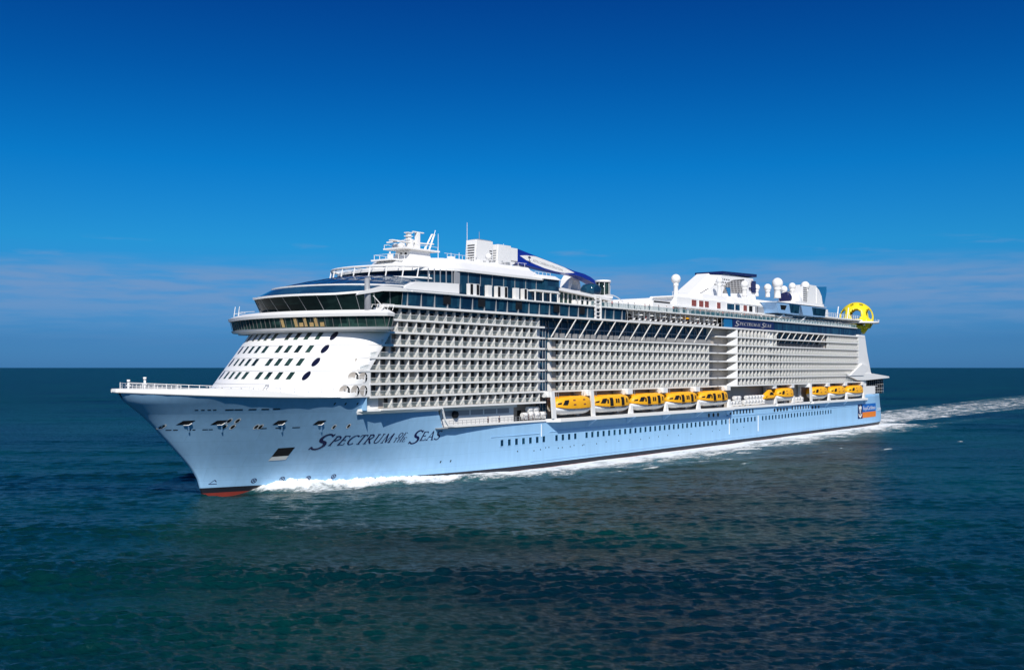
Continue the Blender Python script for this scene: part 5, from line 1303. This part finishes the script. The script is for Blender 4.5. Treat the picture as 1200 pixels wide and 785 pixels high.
def sea_mat():
    m = bpy.data.materials.new('sea_water'); m.use_nodes = True; nt = m.node_tree; N = nt.nodes; L = nt.links; b = N['Principled BSDF']
    b.inputs['IOR'].default_value = 1.145   # a polarised view: weaker mirror than bare water
    b.inputs['Specular Tint'].default_value = (.58, 1, .96, 1)
    tc = N.new('ShaderNodeTexCoord')
    def noise(sc, det, st=(1, 1, 1), rot=0):
        mp = N.new('ShaderNodeMapping'); mp.inputs['Scale'].default_value = st; mp.inputs['Rotation'].default_value = (0, 0, rot); L.new(tc.outputs['Object'], mp.inputs[0])
        n = N.new('ShaderNodeTexNoise'); n.inputs['Scale'].default_value = sc; n.inputs['Detail'].default_value = det; n.inputs['Roughness'].default_value = .6; L.new(mp.outputs[0], n.inputs[0]); return n.outputs[0]
    big = noise(.011, 4)
    mx = N.new('ShaderNodeMix'); mx.data_type = 'RGBA'; mr = N.new('ShaderNodeMapRange'); mr.inputs[1].default_value = .38; mr.inputs[2].default_value = .64; L.new(big, mr.inputs[0]); L.new(mr.outputs[0], mx.inputs[0])
    mx.inputs[6].default_value = SEA_A; mx.inputs[7].default_value = SEA_B
    fs = N.new('ShaderNodeAttribute'); fs.attribute_name = 'fine_slope'; L.new(fs.outputs['Fac'], b.inputs['Roughness'])
    fo = N.new('ShaderNodeAttribute'); fo.attribute_name = 'foam'; fm = N.new('ShaderNodeMapRange'); fm.inputs[1].default_value = .1; fm.inputs[2].default_value = .9; fm.inputs[4].default_value = .6; L.new(fo.outputs['Fac'], fm.inputs[0])
    pt = noise(.12, 6, (.6, 1.1, 1)); pm = N.new('ShaderNodeMath'); pm.operation = 'MULTIPLY'; L.new(fm.outputs[0], pm.inputs[0]); L.new(pt, pm.inputs[1])
    ae = N.new('ShaderNodeMix'); ae.data_type = 'RGBA'; L.new(pm.outputs[0], ae.inputs[0]); L.new(mx.outputs[2], ae.inputs[6]); ae.inputs[7].default_value = (.10, .30, .34, 1)   # water full of bubbles
    L.new(ae.outputs[2], b.inputs['Base Color'])
    h1 = noise(.8, 8, (1.0, .55, 1), R(25)); h2 = noise(3.6, 4, (1, .6, 1), R(25))
    ad = N.new('ShaderNodeMath'); ad.operation = 'MULTIPLY_ADD'; L.new(h2, ad.inputs[0]); ad.inputs[1].default_value = .16; L.new(h1, ad.inputs[2])
    bp = N.new('ShaderNodeBump'); bp.inputs['Strength'].default_value = 1; bp.inputs['Distance'].default_value = SEA_BUMP; L.new(ad.outputs[0], bp.inputs['Height'])
    # capillary ripples: small tilts of the surface at every scale, so that far water keeps its roughness
    mp = N.new('ShaderNodeMapping'); mp.inputs['Scale'].default_value = (1, .6, 1); mp.inputs['Rotation'].default_value = (0, 0, R(25)); L.new(tc.outputs['Object'], mp.inputs[0])
    rn = N.new('ShaderNodeTexNoise'); rn.inputs['Scale'].default_value = 1.6; rn.inputs['Detail'].default_value = 6; rn.inputs['Roughness'].default_value = .7; L.new(mp.outputs[0], rn.inputs[0])
    def vm(op, a, bb):
        n = N.new('ShaderNodeVectorMath'); n.operation = op
        for i, v in enumerate((a, bb)):
            if v is None: continue
            if isinstance(v, tuple): n.inputs[i].default_value = v
            else: L.new(v, n.inputs[i])
        return n.outputs[0]
    tilt = vm('MULTIPLY', vm('SUBTRACT', rn.outputs['Color'], (.5, .5, .5)), (SEA_TILT, SEA_TILT, 0))
    L.new(vm('NORMALIZE', vm('ADD', bp.outputs[0], tilt), None), b.inputs['Normal'])
    return m
def foam_mat():
    m = bpy.data.materials.new('sea_foam'); m.use_nodes = True; nt = m.node_tree; N = nt.nodes; L = nt.links; b = N['Principled BSDF']
    b.inputs['Base Color'].default_value = (.78, .80, .80, 1); b.inputs['Roughness'].default_value = .8; b.inputs['Specular IOR Level'].default_value = .2
    tc = N.new('ShaderNodeTexCoord'); at_ = N.new('ShaderNodeAttribute'); at_.attribute_name = 'foam'
    def noise(sc, det, st, dist=0):
        mp = N.new('ShaderNodeMapping'); mp.inputs['Scale'].default_value = st; L.new(tc.outputs['Object'], mp.inputs[0])
        n = N.new('ShaderNodeTexNoise'); n.inputs['Scale'].default_value = sc; n.inputs['Detail'].default_value = det; n.inputs['Roughness'].default_value = .68; n.inputs['Distortion'].default_value = dist; L.new(mp.outputs[0], n.inputs[0]); return n.outputs[0]
    a = noise(.16, 8, (.55, 1.1, 1), .6); c = noise(.9, 5, (.6, 1.1, 1), .3)
    def mt(op, x, y):
        n = N.new('ShaderNodeMath'); n.operation = op
        for i, v in enumerate((x, y)):
            if isinstance(v, (int, float)): n.inputs[i].default_value = v
            else: L.new(v, n.inputs[i])
        return n.outputs[0]
    v = mt('ADD', mt('MULTIPLY', a, 2.2), mt('MULTIPLY', c, .9))         # about 1.1 on average
    v = mt('ADD', v, mt('MULTIPLY', at_.outputs['Fac'], 1.15))
    mr = N.new('ShaderNodeMapRange'); mr.interpolation_type = 'SMOOTHSTEP'; mr.inputs[1].default_value = 1.95; mr.inputs[2].default_value = 2.65; L.new(v, mr.inputs[0])
    lo = N.new('ShaderNodeMapRange'); lo.inputs[1].default_value = .06; lo.inputs[2].default_value = .3; L.new(at_.outputs['Fac'], lo.inputs[0])
    L.new(mt('MULTIPLY', mr.outputs[0], lo.outputs[0]), b.inputs['Alpha'])
    bp = N.new('ShaderNodeBump'); bp.inputs['Strength'].default_value = .8; bp.inputs['Distance'].default_value = .5; L.new(c, bp.inputs['Height']); L.new(bp.outputs[0], b.inputs['Normal'])
    return m
SEA_AMP = .0086; SEA_BUMP = .5; SEA_TILT = 1.7
SEA_A = (.0006, .013, .022, 1); SEA_B = (.0008, .032, .030, 1)
sea()
